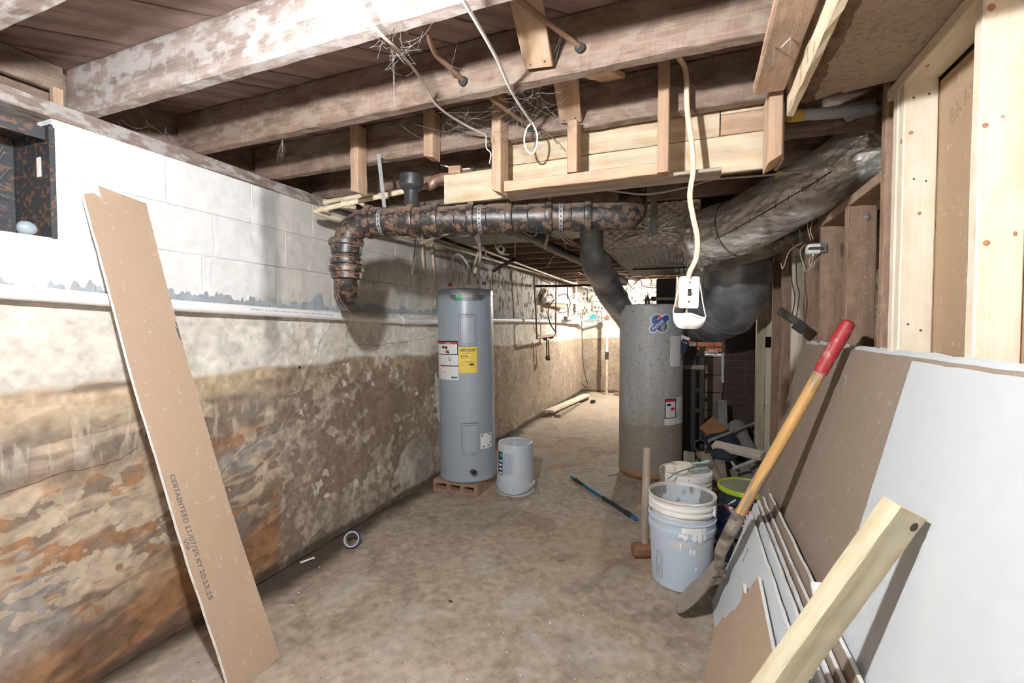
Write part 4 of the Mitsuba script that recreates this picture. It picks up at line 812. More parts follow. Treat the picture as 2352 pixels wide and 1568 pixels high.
part(D_, 'bend', wavy(sweep(spline([A1 - dh * 0.02, A1 + dh * 0.05 + V(0, 0.01, 0), A1 + dh * 0.085 + V(0, 0.05, 0.02), A1 + dh * 0.085 + V(0, 0.10, 0.09), A1 + dh * 0.07 + V(0, 0.12, 0.25)], 8), 0.064, 26), 0.001, 40), 'cast_iron', 50)
def hub(c, ax, L, r0, r1, flip=1):
    ax = unit(ax) * flip
    return lathe([(r0 - 0.002, -L / 2), (r1 - 0.006, -L / 2 + 0.008), (r1 - 0.004, L / 2 - 0.03), (r1 + 0.004, L / 2 - 0.026), (r1 + 0.006, L / 2 - 0.012), (r1 + 0.003, L / 2), (r0 - 0.002, L / 2 + 0.001)], 34, c, ax)
for s, L, fl in ((-0.005, 0.07, -1), (0.145, 0.09, 1), (0.265, 0.08, 1), (0.425, 0.09, 1), (0.585, 0.12, 1), (0.765, 0.11, 1), (0.945, 0.09, 1)):
    part(D_, 'hub', hub(A0 + dh * s, dh, L, 0.06, 0.072, fl), 'cast_iron', 40)
part(D_, 'hub', hub(V(vx[0], vx[1], 1.725), (0, 0, 1), 0.075, 0.058, 0.074), 'cast_iron', 40)
part(D_, 'hub', hub(V(vx[0], vx[1], 1.672), (0, 0, 1), 0.05, 0.058, 0.068, -1), 'cast_iron', 40)
part(D_, 'hub', hub(V(vx[0], vx[1], 1.605), (0, 0, 1), 0.065, 0.056, 0.074), 'cast_iron', 40)
for s in (0.165,):
    c = A0 + dh * s
    part(D_, 'riser', lathe([(0.045, 0.03), (0.04, 0.07), (0.034, 0.10), (0.034, 0.14), (0.052, 0.155), (0.056, 0.17), (0.056, 0.21), (0.05, 0.215), (0, 0.215)], 24, c + V(0, 0.012, 0)), 'black_plastic', 40, 'glossy black branch riser')
def strap_loop(name, lab, c, r, top, w=0.018, sides=26, lean_up=False):
    key = thing('pipe_strap', lab, 'strap')
    e = np.cross(dh, V(0, 0, 1))
    angs = np.linspace(-math.pi * 0.42, math.pi * 0.9, sides)
    loop = [c - e * math.cos(a) * r * -1 - V(0, 0, 1) * math.sin(a) * r for a in angs]
    pts = [V(loop[0][0], loop[0][1], c[2] + r + 0.001) + V(0, 0.02, 0), V(loop[0][0], loop[0][1] - 0.02, top)][::-1] + loop if lean_up else loop
    v, f = [], []
    for i, p in enumerate(pts): v += [p - dh * w / 2, p + dh * w / 2]
    for i in range(len(pts) - 1): f += [[2 * i, 2 * i + 1, 2 * i + 3], [2 * i, 2 * i + 3, 2 * i + 2]]
    m0 = tm(v, f); off = []
    for i, p in enumerate(pts):
        d = p - c; d = d - dh * (d @ dh); d = unit(d) * 0.0014; off += [d, d]
    m1 = tm(np.array(v) + np.array(off), f)
    put(key, cat(m0, m1), 'zinc_strap')
    holes = []
    for i in range(1, len(pts) - 1, 2):
        p = pts[i]; d = p - c; d = unit(d - dh * (d @ dh))
        holes.append(trimesh.creation.cylinder(0.0035, segment=[p + d * 0.0012, p + d * 0.0022], sections=8))
    part(key, 'holes', cat(*holes), 'black_shadow', kind='stuff')
strap_loop('pipe_strap', 'perforated metal strap under the drain by the left elbow', A0 + dh * 0.035, 0.0635, 2.14, lean_up=True)
strap_loop('pipe_strap', 'perforated metal strap under the drain, below the left end of the plank frame', A0 + dh * 0.50, 0.0635, 2.14)
strap_loop('pipe_strap', 'perforated metal strap under the drain, below the middle of the plank frame', A0 + dh * 0.86, 0.0635, 2.14)
key = single('pipe_strap', 'loose perforated strap end dangling below the drain', 'strap', sweep(spline([V(*(-1.474, 2.250, 1.932)) * V(1, 1, 0) + V(0, 0, 2.15), (-1.474, 2.250, 1.932), (-1.481, 2.250, 1.833), (-1.496, 2.250, 1.733), (-1.512, 2.250, 1.653)], 8), 0.009, 4, squash=0.12), 'zinc_strap')
single('tie_wire', 'twisted wire tying the drain elbow to the white pipe', 'wire', cat(tube([(-1.519, 1.660, 1.510), (-1.500, 1.680, 1.454), (-1.477, 1.700, 1.410), (-1.485, 1.720, 1.378)], 0.0012, 6, 5), tube([(-1.527, 1.660, 1.494), (-1.513, 1.680, 1.442), (-1.485, 1.700, 1.422), (-1.495, 1.720, 1.369), (-1.519, 1.720, 1.332), (-1.543, 1.740, 1.286)], 0.0010, 6, 5), tube([(-1.477, 1.700, 1.410), (-1.454, 1.720, 1.365), (-1.462, 1.740, 1.332)], 0.0009, 6, 5)), 'dirty_steel')

# ---------------------------------------------------------------- white plastic drain along the wall, and what it feeds
K = thing('plastic_pipe', 'long white plastic pipe running along the left wall below the grey band', 'pipe')
px = -2.045
run = [(px, -0.6, 1.50), (px, 0.71, 1.466), (px, 1.25, 1.444), (px, 2.2, 1.42), (px, 3.3, 1.398), (px, 4.7, 1.430), (px, 6.2, 1.442), (px + 0.02, 7.6, 1.452), (px + 0.12, 8.3, 1.475), (px + 0.28, 8.75, 1.545)]
part(K, 'pipe', tube(run, 0.0245, 10, 18), 'white_pvc', 40)
for q in ((px, 2.93, 1.404), (px, 5.6, 1.437)):
    part(K, 'coupling', trimesh.creation.cylinder(0.030, segment=[(q[0], q[1] - 0.03, q[2]), (q[0], q[1] + 0.03, q[2] - 0.001)], sections=24), 'white_pvc', 40)
part(K, 'lettering', place(fit(text('PVC 1120 SCH 40 PRESSURE PIPE', 0.0065), 0.55), (px + 0.0242, 1.62, 1.4355), (0, 1, -0.026), (0, 0.026, 1)), 'ink_blue', label='faint blue pipe print')
K = thing('discharge_pipe', 'pale pipe rising from the far floor and turning left to the blue coupling', 'pipe')
vx2, vy2 = -1.525, 9.08
part(K, 'upright', tube([(vx2, vy2, 0), (vx2, vy2, 0.72)], 0.026, 3, 14), 'cream_pipe', 40)
part(K, 'upright', tube([(vx2, vy2, 0.86), (vx2 + 0.006, vy2, 1.50)], 0.026, 3, 14), 'white_pvc', 40)
part(K, 'rubber_coupling', lathe([(0, 0), (0.034, 0), (0.036, 0.03), (0.033, 0.05), (0.036, 0.09), (0.036, 0.13), (0.033, 0.15), (0, 0.15)], 18, (vx2, vy2, 0.71)), 'black_rubber', 30, 'black rubber coupling')
part(K, 'elbow', lathe([(0, -0.05), (0.034, -0.048), (0.042, -0.02), (0.042, 0.03), (0.02, 0.05), (0, 0.052)], 18, (vx2 + 0.005, vy2, 1.535)), 'valve_red', 40, 'reddish elbow')
part(K, 'cross_pipe', tube([(vx2, vy2, 1.54), (px + 0.34, 8.86, 1.560)], 0.018, 3, 12), 'galvanised', 40)
part(K, 'coupling', trimesh.creation.cylinder(0.032, segment=[(px + 0.245, 8.66, 1.53), (px + 0.335, 8.85, 1.560)], sections=18), 'blue_cap', 40, 'blue coupling')

# ---------------------------------------------------------------- supply pipes under the joists along the wall
K = thing('supply_pipe', 'cream supply pipe that turns at the wall corner and runs back along the wall', 'pipe')
part(K, 'pipe', tube([(-1.224, 1.980, 2.058), (-1.569, 1.960, 2.026), (-1.880, 1.930, 1.988), (-1.895, 1.92, 1.978), (-1.9, 1.99, 1.975), (-1.9, 2.17, 1.98), (-1.9, 3.17, 2.02), (-1.9, 4.9, 2.055), (-1.9, 5.98, 2.085), (-1.9, 7.4, 2.11), (-1.88, 8.6, 2.115)], 0.0135, 8, 12), 'cream_pipe', 40)
for q in ((-1.490, 1.965, 2.032), (-1.714, 1.945, 2.009), (-1.849, 1.930, 1.990)):
    part(K, 'fitting', trimesh.creation.cylinder(0.0165, segment=[V(*q) - V(0.022, 0.003, -0.001), V(*q) + V(0.022, 0.003, 0.001)], sections=14), 'cream_pipe', 40)
part(K, 'elbow', tube([(-1.232, 1.980, 2.057), (-1.206, 1.980, 2.065), (-1.189, 1.985, 2.084), (-1.147, 1.990, 2.093), (-1.074, 2.000, 2.100), (-0.979, 2.000, 2.101)], 0.024, 6, 14), 'copper_dark', 40, 'dull brown metal elbow and pipe')
K = thing('supply_pipe', 'second cream supply pipe, running above and beside the first along the wall', 'pipe')
part(K, 'pipe', tube([(-1.954, 2.050, 2.069), (-1.800, 2.060, 2.078), (-1.628, 2.070, 2.089)], 0.0125, 4, 12), 'cream_pipe', 40)
part(K, 'pipe', tube([(-1.954, 2.050, 2.069), (-1.966, 2.250, 2.084), (-1.932, 2.500, 2.078), (-1.82, 2.9, 2.085), (-1.82, 3.24, 2.083), (-1.82, 4.7, 2.075), (-1.82, 6.7, 2.08), (-1.80, 8.6, 2.10)], 0.0135, 8, 12), 'cream_pipe', 40)
part(K, 'elbow', trimesh.creation.icosphere(2, 0.018).apply_translation((-1.954, 2.050, 2.069)), 'cream_pipe', True)
K = thing('supply_pipe', 'short cream branch slanting down between the drain and the wall', 'pipe')
part(K, 'pipe', tube([(-1.833, 2.900, 1.980), (-1.430, 2.600, 1.973), (-1.244, 2.450, 1.968)], 0.0125, 4, 12), 'cream_pipe', 40)
K = thing('supply_pipe', 'short cream stub pipes behind the long hanger block', 'pipe')
part(K, 'pipe', tube([(-1.805, 2.120, 2.082), (-1.731, 2.200, 2.039), (-1.707, 2.250, 2.023)], 0.012, 4, 12), 'cream_pipe', 40)
part(K, 'pipe', tube([(-2.000, 2.140, 2.081), (-1.823, 2.140, 2.049)], 0.012, 4, 12), 'cream_pipe', 40)
K = thing('wall_drop_pipe', 'thin tan pipe loop dropping down the wall behind the heater', 'pipe')
part(K, 'pipe', tube([(-2.050, 3.199, 2.174), (-2.050, 3.222, 1.894), (-2.050, 3.248, 1.818), (-2.050, 3.371, 1.795)], 0.012, 6, 10), 'cream_pipe', 40)
part(K, 'pipe', tube([(-2.050, 3.333, 2.165), (-2.050, 3.379, 1.915), (-2.050, 3.406, 1.731), (-2.050, 3.411, 1.544)], 0.011, 6, 10), 'cream_pipe', 40)
single('black_stay', 'short black bar slanting from the joists to the wall right of the heater hoses', 'bar', tube([(-2.060, 4.679, 1.984), (-1.627, 4.200, 2.020)], 0.020, 3, 10), 'black_plastic', 40)
single('wall_bracket', 'grey bracket plate on the wall at the foot of the black bar', 'bracket', boxm(-2.086, -2.06, 4.16, 4.30, 1.90, 2.02, 0.004), 'zinc_strap')

# ---------------------------------------------------------------- ducts
single('flat_duct', 'flat grey sheet metal duct crossing under the joists behind the drain', 'duct', cat(boxm(-1.78, -0.70, 3.12, 3.50, 2.045, 2.139, 0.006), boxm(-1.25, -1.235, 3.112, 3.508, 2.038, 2.138)), 'sheet_steel')
single('waste_pipe', 'black plastic waste pipe running back under the joists', 'pipe', tube([(-1.12, 2.55, 2.02), (-1.06, 3.05, 2.0), (-1.045, 3.5, 1.995), (-0.97, 4.3, 1.985), (-0.80, 6.2, 1.965)], 0.040, 8, 18), 'black_plastic', 40)
K = thing('plenum', 'quilted foil-wrapped plenum box hung under the joists', 'duct')
part(K, 'box', wavy(trimesh.creation.box(extents=(0.585, 1.62, 0.27)).subdivide().subdivide().subdivide().subdivide().apply_translation((-0.2375, 3.82, 1.995)), 0.011, 6, 4), 'quilted_foil', 30)
qd = lambda p: 0.004 + 0.007 * np.minimum(1, 2.2 * np.minimum(np.abs(np.sin((p[..., 0] + p[..., 2] * 1.5) * 52)), np.abs(np.sin((p[..., 0] - p[..., 2] * 1.5) * 52)))) + (meshkit.fbm(p * 9, 3, 2) - 0.5) * 0.02
part(K, 'quilted_front', grid_surface((-0.53, 3.006, 1.862), (0.585, 0, 0), (0, 0, 0.268), 130, 60, qd), 'foil_quilt', 30, 'quilted foil front')
part(K, 'strap', boxm(-0.232, -0.196, 2.975, 2.980, 1.925, 2.20), 'zinc_strap', label='metal hanger strap on the front')
part(K, 'seam', tube([(-0.46, 4.05, 1.852), (-0.15, 4.05, 1.848), (-0.02, 4.05, 1.852)], 0.006, 6, 6), 'black_shadow', 40, 'dark taped seam underneath')
part(K, 'fold', wavy(cat(*[sweep([V(-0.21, 2.99, 1.955), V(-0.21 + dx * 0.5, 2.982, 1.955 + dz * 0.55), V(-0.21 + dx, 2.992, 1.955 + dz)], [0.004, 0.011, 0.003], 6) for dx, dz in ((-0.24, -0.055), (-0.17, 0.07), (0.19, -0.045), (0.20, 0.02), (0.17, 0.085), (-0.21, 0.015))]), 0.004, 30), 'foil_wrap', 40, 'foil folds fanning out from the strap')
single('round_duct', 'dark round duct bending down behind the grey tank', 'duct', wavy(sweep(spline([(-0.659, 3.358, 2.142), (-0.658, 3.354, 2.030), (-0.665, 3.431, 1.849), (-0.667, 3.782, 1.752), (-0.634, 4.080, 1.619), (-0.636, 4.966, 1.459), (-0.620, 5.345, 1.347)], 8), np.interp(np.linspace(0, 1, 49), [0, 0.3, 1], [0.108, 0.110, 0.122]), 36), 0.002, 12), 'dark_duct', 40)
K_ = 'round_duct'
for c, d in (((-0.665, 3.411, 1.885), V(*(-0.665, 3.431, 1.849)) - V(*(-0.658, 3.354, 2.030))), ((-0.659, 3.817, 1.744), V(*(-0.655, 3.904, 1.719)) - V(*(-0.664, 3.644, 1.780))), ((-0.638, 4.261, 1.614), V(*(-0.623, 4.864, 1.457)) - V(*(-0.652, 4.001, 1.694)))):
    part(K_, 'joint_ring', lathe([(0.108, -0.006), (0.117, -0.004), (0.117, 0.004), (0.108, 0.006)], 40, c, d), 'dark_duct', 40)
K = thing('flexible_duct', 'large crinkled foil flexible duct rising from the plenum over the old stud wall', 'duct')
fp = spline([(0.065, 3.085, 1.912), (0.150, 3.03, 1.920), (0.266, 2.93, 1.932), (0.45, 2.74, 2.0), (0.603, 2.58, 2.07), (0.739, 2.475, 2.14), (0.95, 2.42, 2.17), (1.3, 2.40, 2.18)], 14)
fr = np.interp(np.linspace(0, 1, len(fp)), [0, 0.15, 0.35, 0.6, 0.8, 1], [0.150, 0.170, 0.160, 0.140, 0.124, 0.12])
part(K, 'sleeve', wavy(sweep(fp, fr, 40), 0.010, 9, 3), 'foil_wrap', 40)
def on_sleeve(i0, i1, ang, lift=0.002):
    out_ = []
    for i in range(i0, i1):
        t_ = unit(fp[min(i + 1, len(fp) - 1)] - fp[i - 1]); e_ = unit(np.cross(t_, V(0, 0, 1))); u_ = np.cross(e_, t_)
        out_.append(fp[i] + (fr[i] + lift) * (math.cos(ang) * e_ + math.sin(ang) * u_))
    return out_
part(K, 'seam', sweep(on_sleeve(24, 62, -0.42), 0.0028, 6), 'hanger_wood' if False else 'rust_steel', 40, 'rusty stapled seam along the side')
part(K, 'staples', cat(*[sweep([p + V(0, 0, -0.012), p + V(0, -0.003, 0.012)], 0.0016, 4) for p in on_sleeve(25, 61, -0.42, 0.004)[::4]]), 'dirty_steel', kind='stuff')
part(K, 'collar_band', sweep(spline([fp[26] + (fr[26] + 0.003) * (math.cos(a) * unit(np.cross(unit(fp[27] - fp[25]), V(0, 0, 1))) + math.sin(a) * np.cross(unit(np.cross(unit(fp[27] - fp[25]), V(0, 0, 1))), unit(fp[27] - fp[25]))) for a in np.linspace(0, 2 * math.pi, 24)], 3), 0.0028, 6), 'dirty_steel', 40)
part(K, 'collar', wavy(sweep(spline([(0.035, 3.105, 1.918), (0.065, 3.085, 1.915), (0.10, 3.06, 1.917)], 6), [0.17] * 6 + [0.178] * 4 + [0.165] * 3, 36), 0.022, 16, 9), 'foil_wrap', 30)
part(K, 'torn_patch', wavy(boxm(0.395, 0.46, 2.60, 2.63, 2.075, 2.13, 0.004).subdivide().subdivide(), 0.012, 30), 'foam_yellow', 40, 'torn hole showing yellow insulation')
K = thing('flexible_duct', 'thinner foil duct running underneath the large foil duct', 'duct')
gp = spline([(0.078, 3.755, 1.853), (0.200, 3.771, 1.875), (0.520, 3.792, 1.955), (0.749, 3.777, 2.052), (0.886, 3.706, 2.160), (1.1, 3.02, 2.12)], 12)
part(K, 'sleeve', wavy(sweep(gp, 0.095, 36), 0.010, 10, 5), 'foil_wrap', 40)
part(K, 'seam', sweep([p + V(-0.03, -0.092, -0.02) for p in gp[24:46]], 0.003, 6), 'rust_steel', 40)
K = thing('elbow_duct', 'big dark segmented sheet metal elbow duct between the tank and the old studs', 'duct')
ep = spline([(0.365, 4.19, 2.10), (0.365, 4.19, 1.86), (0.36, 4.24, 1.68), (0.30, 4.40, 1.52), (0.19, 4.60, 1.455), (0.08, 4.78, 1.44), (0.02, 4.86, 1.44)], 2)
def gored(path, r, sides=40):
    P = np.array(path); return sweep(P, r, sides)
er = np.interp(np.linspace(0, 1, len(ep)), [0, 0.5, 1], [0.262, 0.258, 0.215])
part(K, 'gores', gored(ep, er), 'dark_duct', 9)
for i in (4, 6, 8):
    t_ = unit(ep[i + 1] - ep[i - 1]); part(K, 'joint_ring', lathe([(er[i] - 0.002, -0.007), (er[i] + 0.005, -0.004), (er[i] + 0.005, 0.004), (er[i] - 0.002, 0.007)], 44, ep[i], t_), 'dark_duct', 30)
i = 10; t_ = unit(ep[i] - ep[i - 1]); part(K, 'band', lathe([(er[i] + 0.001, -0.03), (er[i] + 0.004, -0.028), (er[i] + 0.004, 0.028), (er[i] + 0.001, 0.03)], 44, ep[i], t_), 'zinc_strap', 30, 'pale metal band')
K = thing('wrapped_pipe', 'grey wrapped pipe with a yellow foam end, high up behind the torn panel', 'pipe')
part(K, 'pipe', wavy(tube([(0.389, 2.050, 2.165), (0.454, 2.075, 2.170), (0.586, 2.149, 2.190), (0.704, 2.218, 2.209)], 0.021, 8, 14), 0.004, 30), 'pipe_wrap_grey', 40)
part(K, 'foam_end', trimesh.creation.cylinder(0.022, segment=[(0.346, 2.022, 2.157), (0.389, 2.050, 2.165)], sections=14), 'foam_yellow', 40)
part(K, 'loose_wrap', wavy(obox((0.579, 2.135, 2.175), (1, 0.2, 0.3), (0, 0.3, 1), 0.07, 0.055, 0.004).subdivide().subdivide(), 0.01, 25), 'pipe_wrap_grey', 40)

# ---------------------------------------------------------------- plumbing on the far wall
single('gas_pipe', 'straight black pipe crossing from the left wall below the far joists', 'pipe', tube([(-2.060, 6.142, 1.936), (-1.655, 6.350, 1.946), (-1.214, 6.400, 1.948), (-0.812, 6.450, 1.951)], 0.0165, 4, 12), 'black_plastic', 40)
K = thing('laundry_valves', 'old copper supply tubes and laundry valves hanging down the far wall', 'plumbing')
fx_ = -1.98
for a, b in (((1226, 628), (1233, 774)), ((1277, 636), (1276, 768))):
    pa, pb = [V(*p) for p in (((-1.920, 5.687, 2.059), (-1.920, 5.821, 1.205)) if a[0] == 1226 else ((-1.920, 6.756, 2.124), (-1.920, 6.742, 1.225)))]
    part(K, 'tube', tube([pa, (pa + pb) / 2 + V(0, 0.01, 0), pb], 0.011, 4, 10), 'copper_dark', 40)
part(K, 'manifold', tube([(-1.920, 5.821, 1.205), (-1.920, 6.115, 1.211), (-1.920, 6.415, 1.217), (-1.920, 6.742, 1.232)], 0.017, 5, 10), 'copper_dark', 40)
for q in ((-1.960, 6.327, 1.193), (-1.960, 6.641, 1.206)):
    part(K, 'valve', wavy(trimesh.creation.icosphere(2, 0.034).apply_translation(q), 0.02, 30), 'dirty_steel', False)
for a, b in (((-1.960, 6.392, 1.166), (-1.960, 6.417, 0.894)), ((-1.960, 6.481, 1.164), (-1.960, 6.529, 0.874))):
    part(K, 'drop', tube([a, b], 0.010, 3, 8), 'dirty_steel', 40)
part(K, 'spigot', wavy(trimesh.creation.icosphere(2, 0.035).apply_translation((-1.960, 6.461, 0.892)), 0.03, 30), 'dirty_steel', False)
K = thing('standpipe', 'white laundry drain pipe and trap standing off the far wall', 'pipe')
part(K, 'arm', tube([(-2.000, 6.409, 1.758), (-1.980, 7.314, 1.780), (-1.950, 8.178, 1.825)], 0.040, 4, 14), 'white_pvc', 40)
part(K, 'upright', tube([(-1.950, 8.102, 2.232), (-1.950, 8.142, 1.918), (-1.950, 8.145, 1.760)], 0.042, 4, 14), 'copper_dark', 40, 'brown metal pipe above')
part(K, 'upright', tube([(-1.950, 8.141, 1.982), (-1.950, 8.145, 1.775)], 0.048, 4, 14), 'white_pvc', 40)
part(K, 'trap', tube([(-1.950, 8.145, 1.775), (-1.950, 8.181, 1.641), (-1.950, 8.115, 1.552), (-1.950, 7.791, 1.498), (-1.950, 7.460, 1.500)], 0.036, 5, 14), 'grey_pvc', 40)
part(K, 'hub', lathe([(0.03, 0), (0.052, 0.005), (0.052, 0.07), (0.03, 0.08)], 16, (-1.95, V(*(-1.950, 8.181, 1.641))[1], V(*(-1.950, 8.181, 1.641))[2])), 'grey_pvc', 40)
single('support_block', 'brown wooden block under the white laundry pipe', 'block', board((-2.020, 6.652, 1.725), (-2.020, 7.665, 1.716), 0.09, 0.05), 'hanger_wood')
single('wall_patch', 'lumpy dried foam where the laundry pipe enters the far wall', 'foam', wavy(trimesh.creation.icosphere(3, 0.09).apply_transform(np.diag([0.35, 0.7, 1.7, 1])).apply_translation((-2.080, 6.577, 1.756)), 0.10, 14), 'cream_pipe', True)
single('black_hose', 'black hose coiled in a loop on the far wall', 'hose', tube([(-1.950, 6.245, 2.222), (-1.970, 6.574, 2.081), (-1.970, 7.139, 2.052)], 0.008, 8, 8), 'black_rubber', 40)
single('black_hose', 'black hose looped round the white laundry pipe', 'hose', tube([(-1.900, 6.837, 1.841), (-1.900, 7.235, 1.895), (-1.900, 7.525, 1.819), (-1.900, 7.557, 1.717), (-1.900, 7.295, 1.605), (-1.900, 6.969, 1.580), (-1.900, 6.740, 1.620)], 0.007, 8, 8), 'black_rubber', 40)
single('black_hose', 'black hose drooping from the laundry pipe towards the valves', 'hose', tube([(-1.930, 6.698, 1.773), (-1.930, 6.444, 1.649), (-1.930, 6.379, 1.519), (-1.930, 6.514, 1.392), (-1.930, 6.727, 1.292)], 0.009, 8, 8), 'black_rubber', 40)
single('black_cable', 'thin black cable hanging down the far corner', 'cable', tube([(-1.980, 8.413, 1.608), (-1.980, 8.707, 1.599), (-2.000, 8.915, 1.449), (-2.030, 9.097, 1.096), (-2.030, 9.188, 0.645), (-2.000, 9.265, 0.369), (-1.950, 9.382, 0.084)], 0.006, 8, 6), 'black_rubber', 40)

# ---------------------------------------------------------------- brown drywall strip leaning on the left wall
P0 = V(-1.540, 1.125, 0.003); PE = V(-0.0144, 0.9999, 0.0); PU = unit(V(-0.527, 0.0, 1.865))
PN = unit(np.cross(PE, PU)); PL = 1.938
def plank_point(v):
    """local (across, up, out) to the room; the strip sags towards the wall and its edges lean"""
    v = np.asarray(v, float); t = v[:, 1] / PL
    return P0 + (v[:, 0] - 0.150 * t)[:, None] * PE + v[:, 1:2] * PU + (v[:, 2] - 0.030 * np.sin(np.pi * np.clip(t, 0, 1)))[:, None] * PN
K = thing('drywall_strip', 'long brown paper-backed drywall strip leaning against the left wall', 'drywall strip')
rg = np.random.default_rng(5)
edge_l = [(0.0 + 0.0016 * math.sin(9 * q) + rg.normal(0, 0.0006), q) for q in np.linspace(0, 1.905, 46)]
edge_r = [(0.209 + 0.0014 * math.sin(7 * q) + rg.normal(0, 0.0005), q) for q in np.linspace(1.925, 0, 46)]
out = edge_l + [(0.030, 1.918), (0.052, 1.906), (0.0525, 1.952), (0.12, 1.940), (0.196, 1.926)] + edge_r
poly = Polygon(out)
def sheet_piece(poly, z0, z1, edge=0.05):
    m = flat(poly, z0, z1); v, f = trimesh.remesh.subdivide_to_size(m.vertices, m.faces, edge); return tm(plank_point(v), f)
if PN[0] < 0: raise ValueError('plank normal')
part(K, 'core', sheet_piece(poly, -0.0125, 0.0), 'drywall_edge', label='white gypsum core showing along the edge')
part(K, 'paper', sheet_piece(poly.buffer(-0.001), 0.0, 0.0006), 'drywall_back', label='brown paper face')
def plank_text(s, h, w, x, y, bold):
    m = fit(text(s, h, bold, 0.0003), w); v, f = trimesh.remesh.subdivide_to_size(m.vertices, m.faces, 0.03)
    q = np.stack([x + v[:, 1], y - v[:, 0], 0.0007 + v[:, 2]], 1); return tm(plank_point(q), f)
part(K, 'lettering', plank_text('CERTAINTEED 11/07/25 KY 20:13:15', 0.016, 0.485, 0.026, 0.835, True), 'ink_grey', label='printed date line running down the strip')
part(K, 'lettering', plank_text('USA', 0.013, 0.040, 0.007, 0.592, True), 'ink_grey')
part(K, 'scuffs', cat(*[sheet_piece(Polygon([(x - a, y - b), (x + a * 1.3, y - b * 0.6), (x + a, y + b), (x - a * 0.6, y + b * 0.7)]), 0.0006, 0.0008, 0.1) for x, y, a, b in
      [(rg.uniform(0.03, 0.19), rg.uniform(0.3, 1.9), rg.uniform(0.001, 0.005), rg.uniform(0.0007, 0.002)) for _ in range(34)]]), 'drywall_face', kind='stuff')
part(K, 'knife_cut', sheet_piece(Polygon([(0.2, 1.43), (0.204, 1.40), (0.196, 1.41), (0.199, 1.36), (0.2055, 1.35), (0.206, 1.43)]), 0.0006, 0.0010), 'ink_grey')

# ---------------------------------------------------------------- drywall sheets stacked against the right-hand studs
def sheet(label, xb, s, poly_yz, m_face, thick=0.0125, edge_mat='drywall_edge', name='drywall_sheet', cat_='drywall sheet', bow=0.0):
    """poly in (y, distance up the slope); the face looks towards -x"""
    key = thing(name, label, cat_)
    up = unit(V(s, 0, 1)); nrm = unit(V(-1, 0, s)); o = V(xb, 0, 0.002)
    def to(m):
        v, f = trimesh.remesh.subdivide_to_size(m.vertices, m.faces, 0.25) if bow else (m.vertices, m.faces)
        b = bow * np.sin(np.pi * np.clip(v[:, 1] / 0.5, 0, 1))
        q = o + v[:, :1] * V(0, 1, 0) + v[:, 1:2] * up + (v[:, 2] - b)[:, None] * nrm
        mm = tm(q, f)
        if mm.volume < 0: mm.invert()
        return mm
    part(key, 'core', to(flat(poly_yz, -thick, -0.0006)), edge_mat)
    part(key, 'paper', to(flat(poly_yz.buffer(-0.0004), -0.0006, 0.0)), m_face)
    return key, to
def ragged(y0, y1, z1, seed, z0=0.0, amp=0.0015, corner=0.0):
    r = np.random.default_rng(seed)
    top = [(y, z1 + r.normal(0, amp)) for y in np.linspace(y1 - corner, y0, 40)]
    side = [(y1 + r.normal(0, amp * 0.6), z) for z in np.linspace(z0, z1 - corner, 24)]
    return Polygon([(y0, z0)] + side + top)
SL = 0.2266
sheet('front tall white drywall sheet of the stack, the 2x4 leans on it', 0.311, SL, ragged(-0.8, 1.622, 1.283, 1), 'drywall_face')
bk, bto = sheet('tall brown-backed drywall sheet just behind the white front sheet', 0.325, SL, ragged(-0.6, 3.03, 1.293, 2), 'drywall_back_grey')
sheet('third tall sheet of the stack, only its white top edge showing', 0.3395, SL, ragged(-0.6, 3.02, 1.298, 3), 'drywall_face')
sheet('rearmost tall sheet of the stack, touching the studs', 0.354, SL, ragged(-0.6, 3.00, 1.306, 4), 'drywall_face')
def g2(z, s): return z * math.sqrt(1 + s * s)
sheet('low brown-backed drywall offcut nearest the tall stack', 0.283, 0.225, ragged(0.3, 2.647, g2(0.49, .225), 5), 'drywall_back_grey')
sheet('low narrow drywall offcut with a brown face, second from the tall stack', 0.257, 0.232, ragged(0.35, 2.654, g2(0.462, .232), 6), 'drywall_back_grey')
sheet('low drywall offcut with a dirty white edge, in the middle of the low pile', 0.228, 0.245, ragged(0.35, 2.622, g2(0.455, .245), 7), 'drywall_face')
sheet('low white drywall offcut behind the one with pencilled figures', 0.178, 0.285, ragged(0.5, 2.518, g2(0.472, .285), 8), 'drywall_face')
fk, fto = sheet('low white drywall offcut with blue pencilled figures, in front of the low pile', 0.121, 0.345, ragged(0.6, 2.40, g2(0.458, .345), 9), 'drywall_face')
for s_, dy, dz, w_ in (('10 2x', 2.325, 0.415, 0.07), ('2315', 2.24, 0.405, 0.065), ('8613', 2.18, 0.40, 0.06)):
    t2 = fit(text(s_, 0.022, False, 0.0004), w_); v = t2.vertices
    part(fk, 'lettering', fto(tm(np.stack([dy + v[:, 1], dz - v[:, 0] * 1.0, 0.0003 + v[:, 2]], 1), t2.faces)), 'ink_blue')
sheet('torn brown-paper drywall offcut lying against the front of the low pile', 0.072, 0.395, Polygon([(1.87, 0.0), (2.02, 0.108), (2.00, 0.14), (1.985, 0.19), (1.955, 0.205), (1.935, 0.25), (1.90, 0.285), (1.885, 0.33), (1.905, 0.352), (1.955, 0.372), (1.905, 0.362), (1.870, 0.375), (1.847, 0.468), (1.45, 0.442), (0.85, 0.425), (0.85, 0.0)]), 'drywall_back')
single('gypsum_scrap', 'crumbled white scrap of drywall wedged behind the 2x4', 'drywall scrap', wavy(obox((0.372, 1.580, 0.542), (0.1, -0.4, -0.9), (0.9, 0.2, 0), 0.075, 0.03, 0.012, 0.002).subdivide().subdivide(), 0.006, 60), 'drywall_edge')

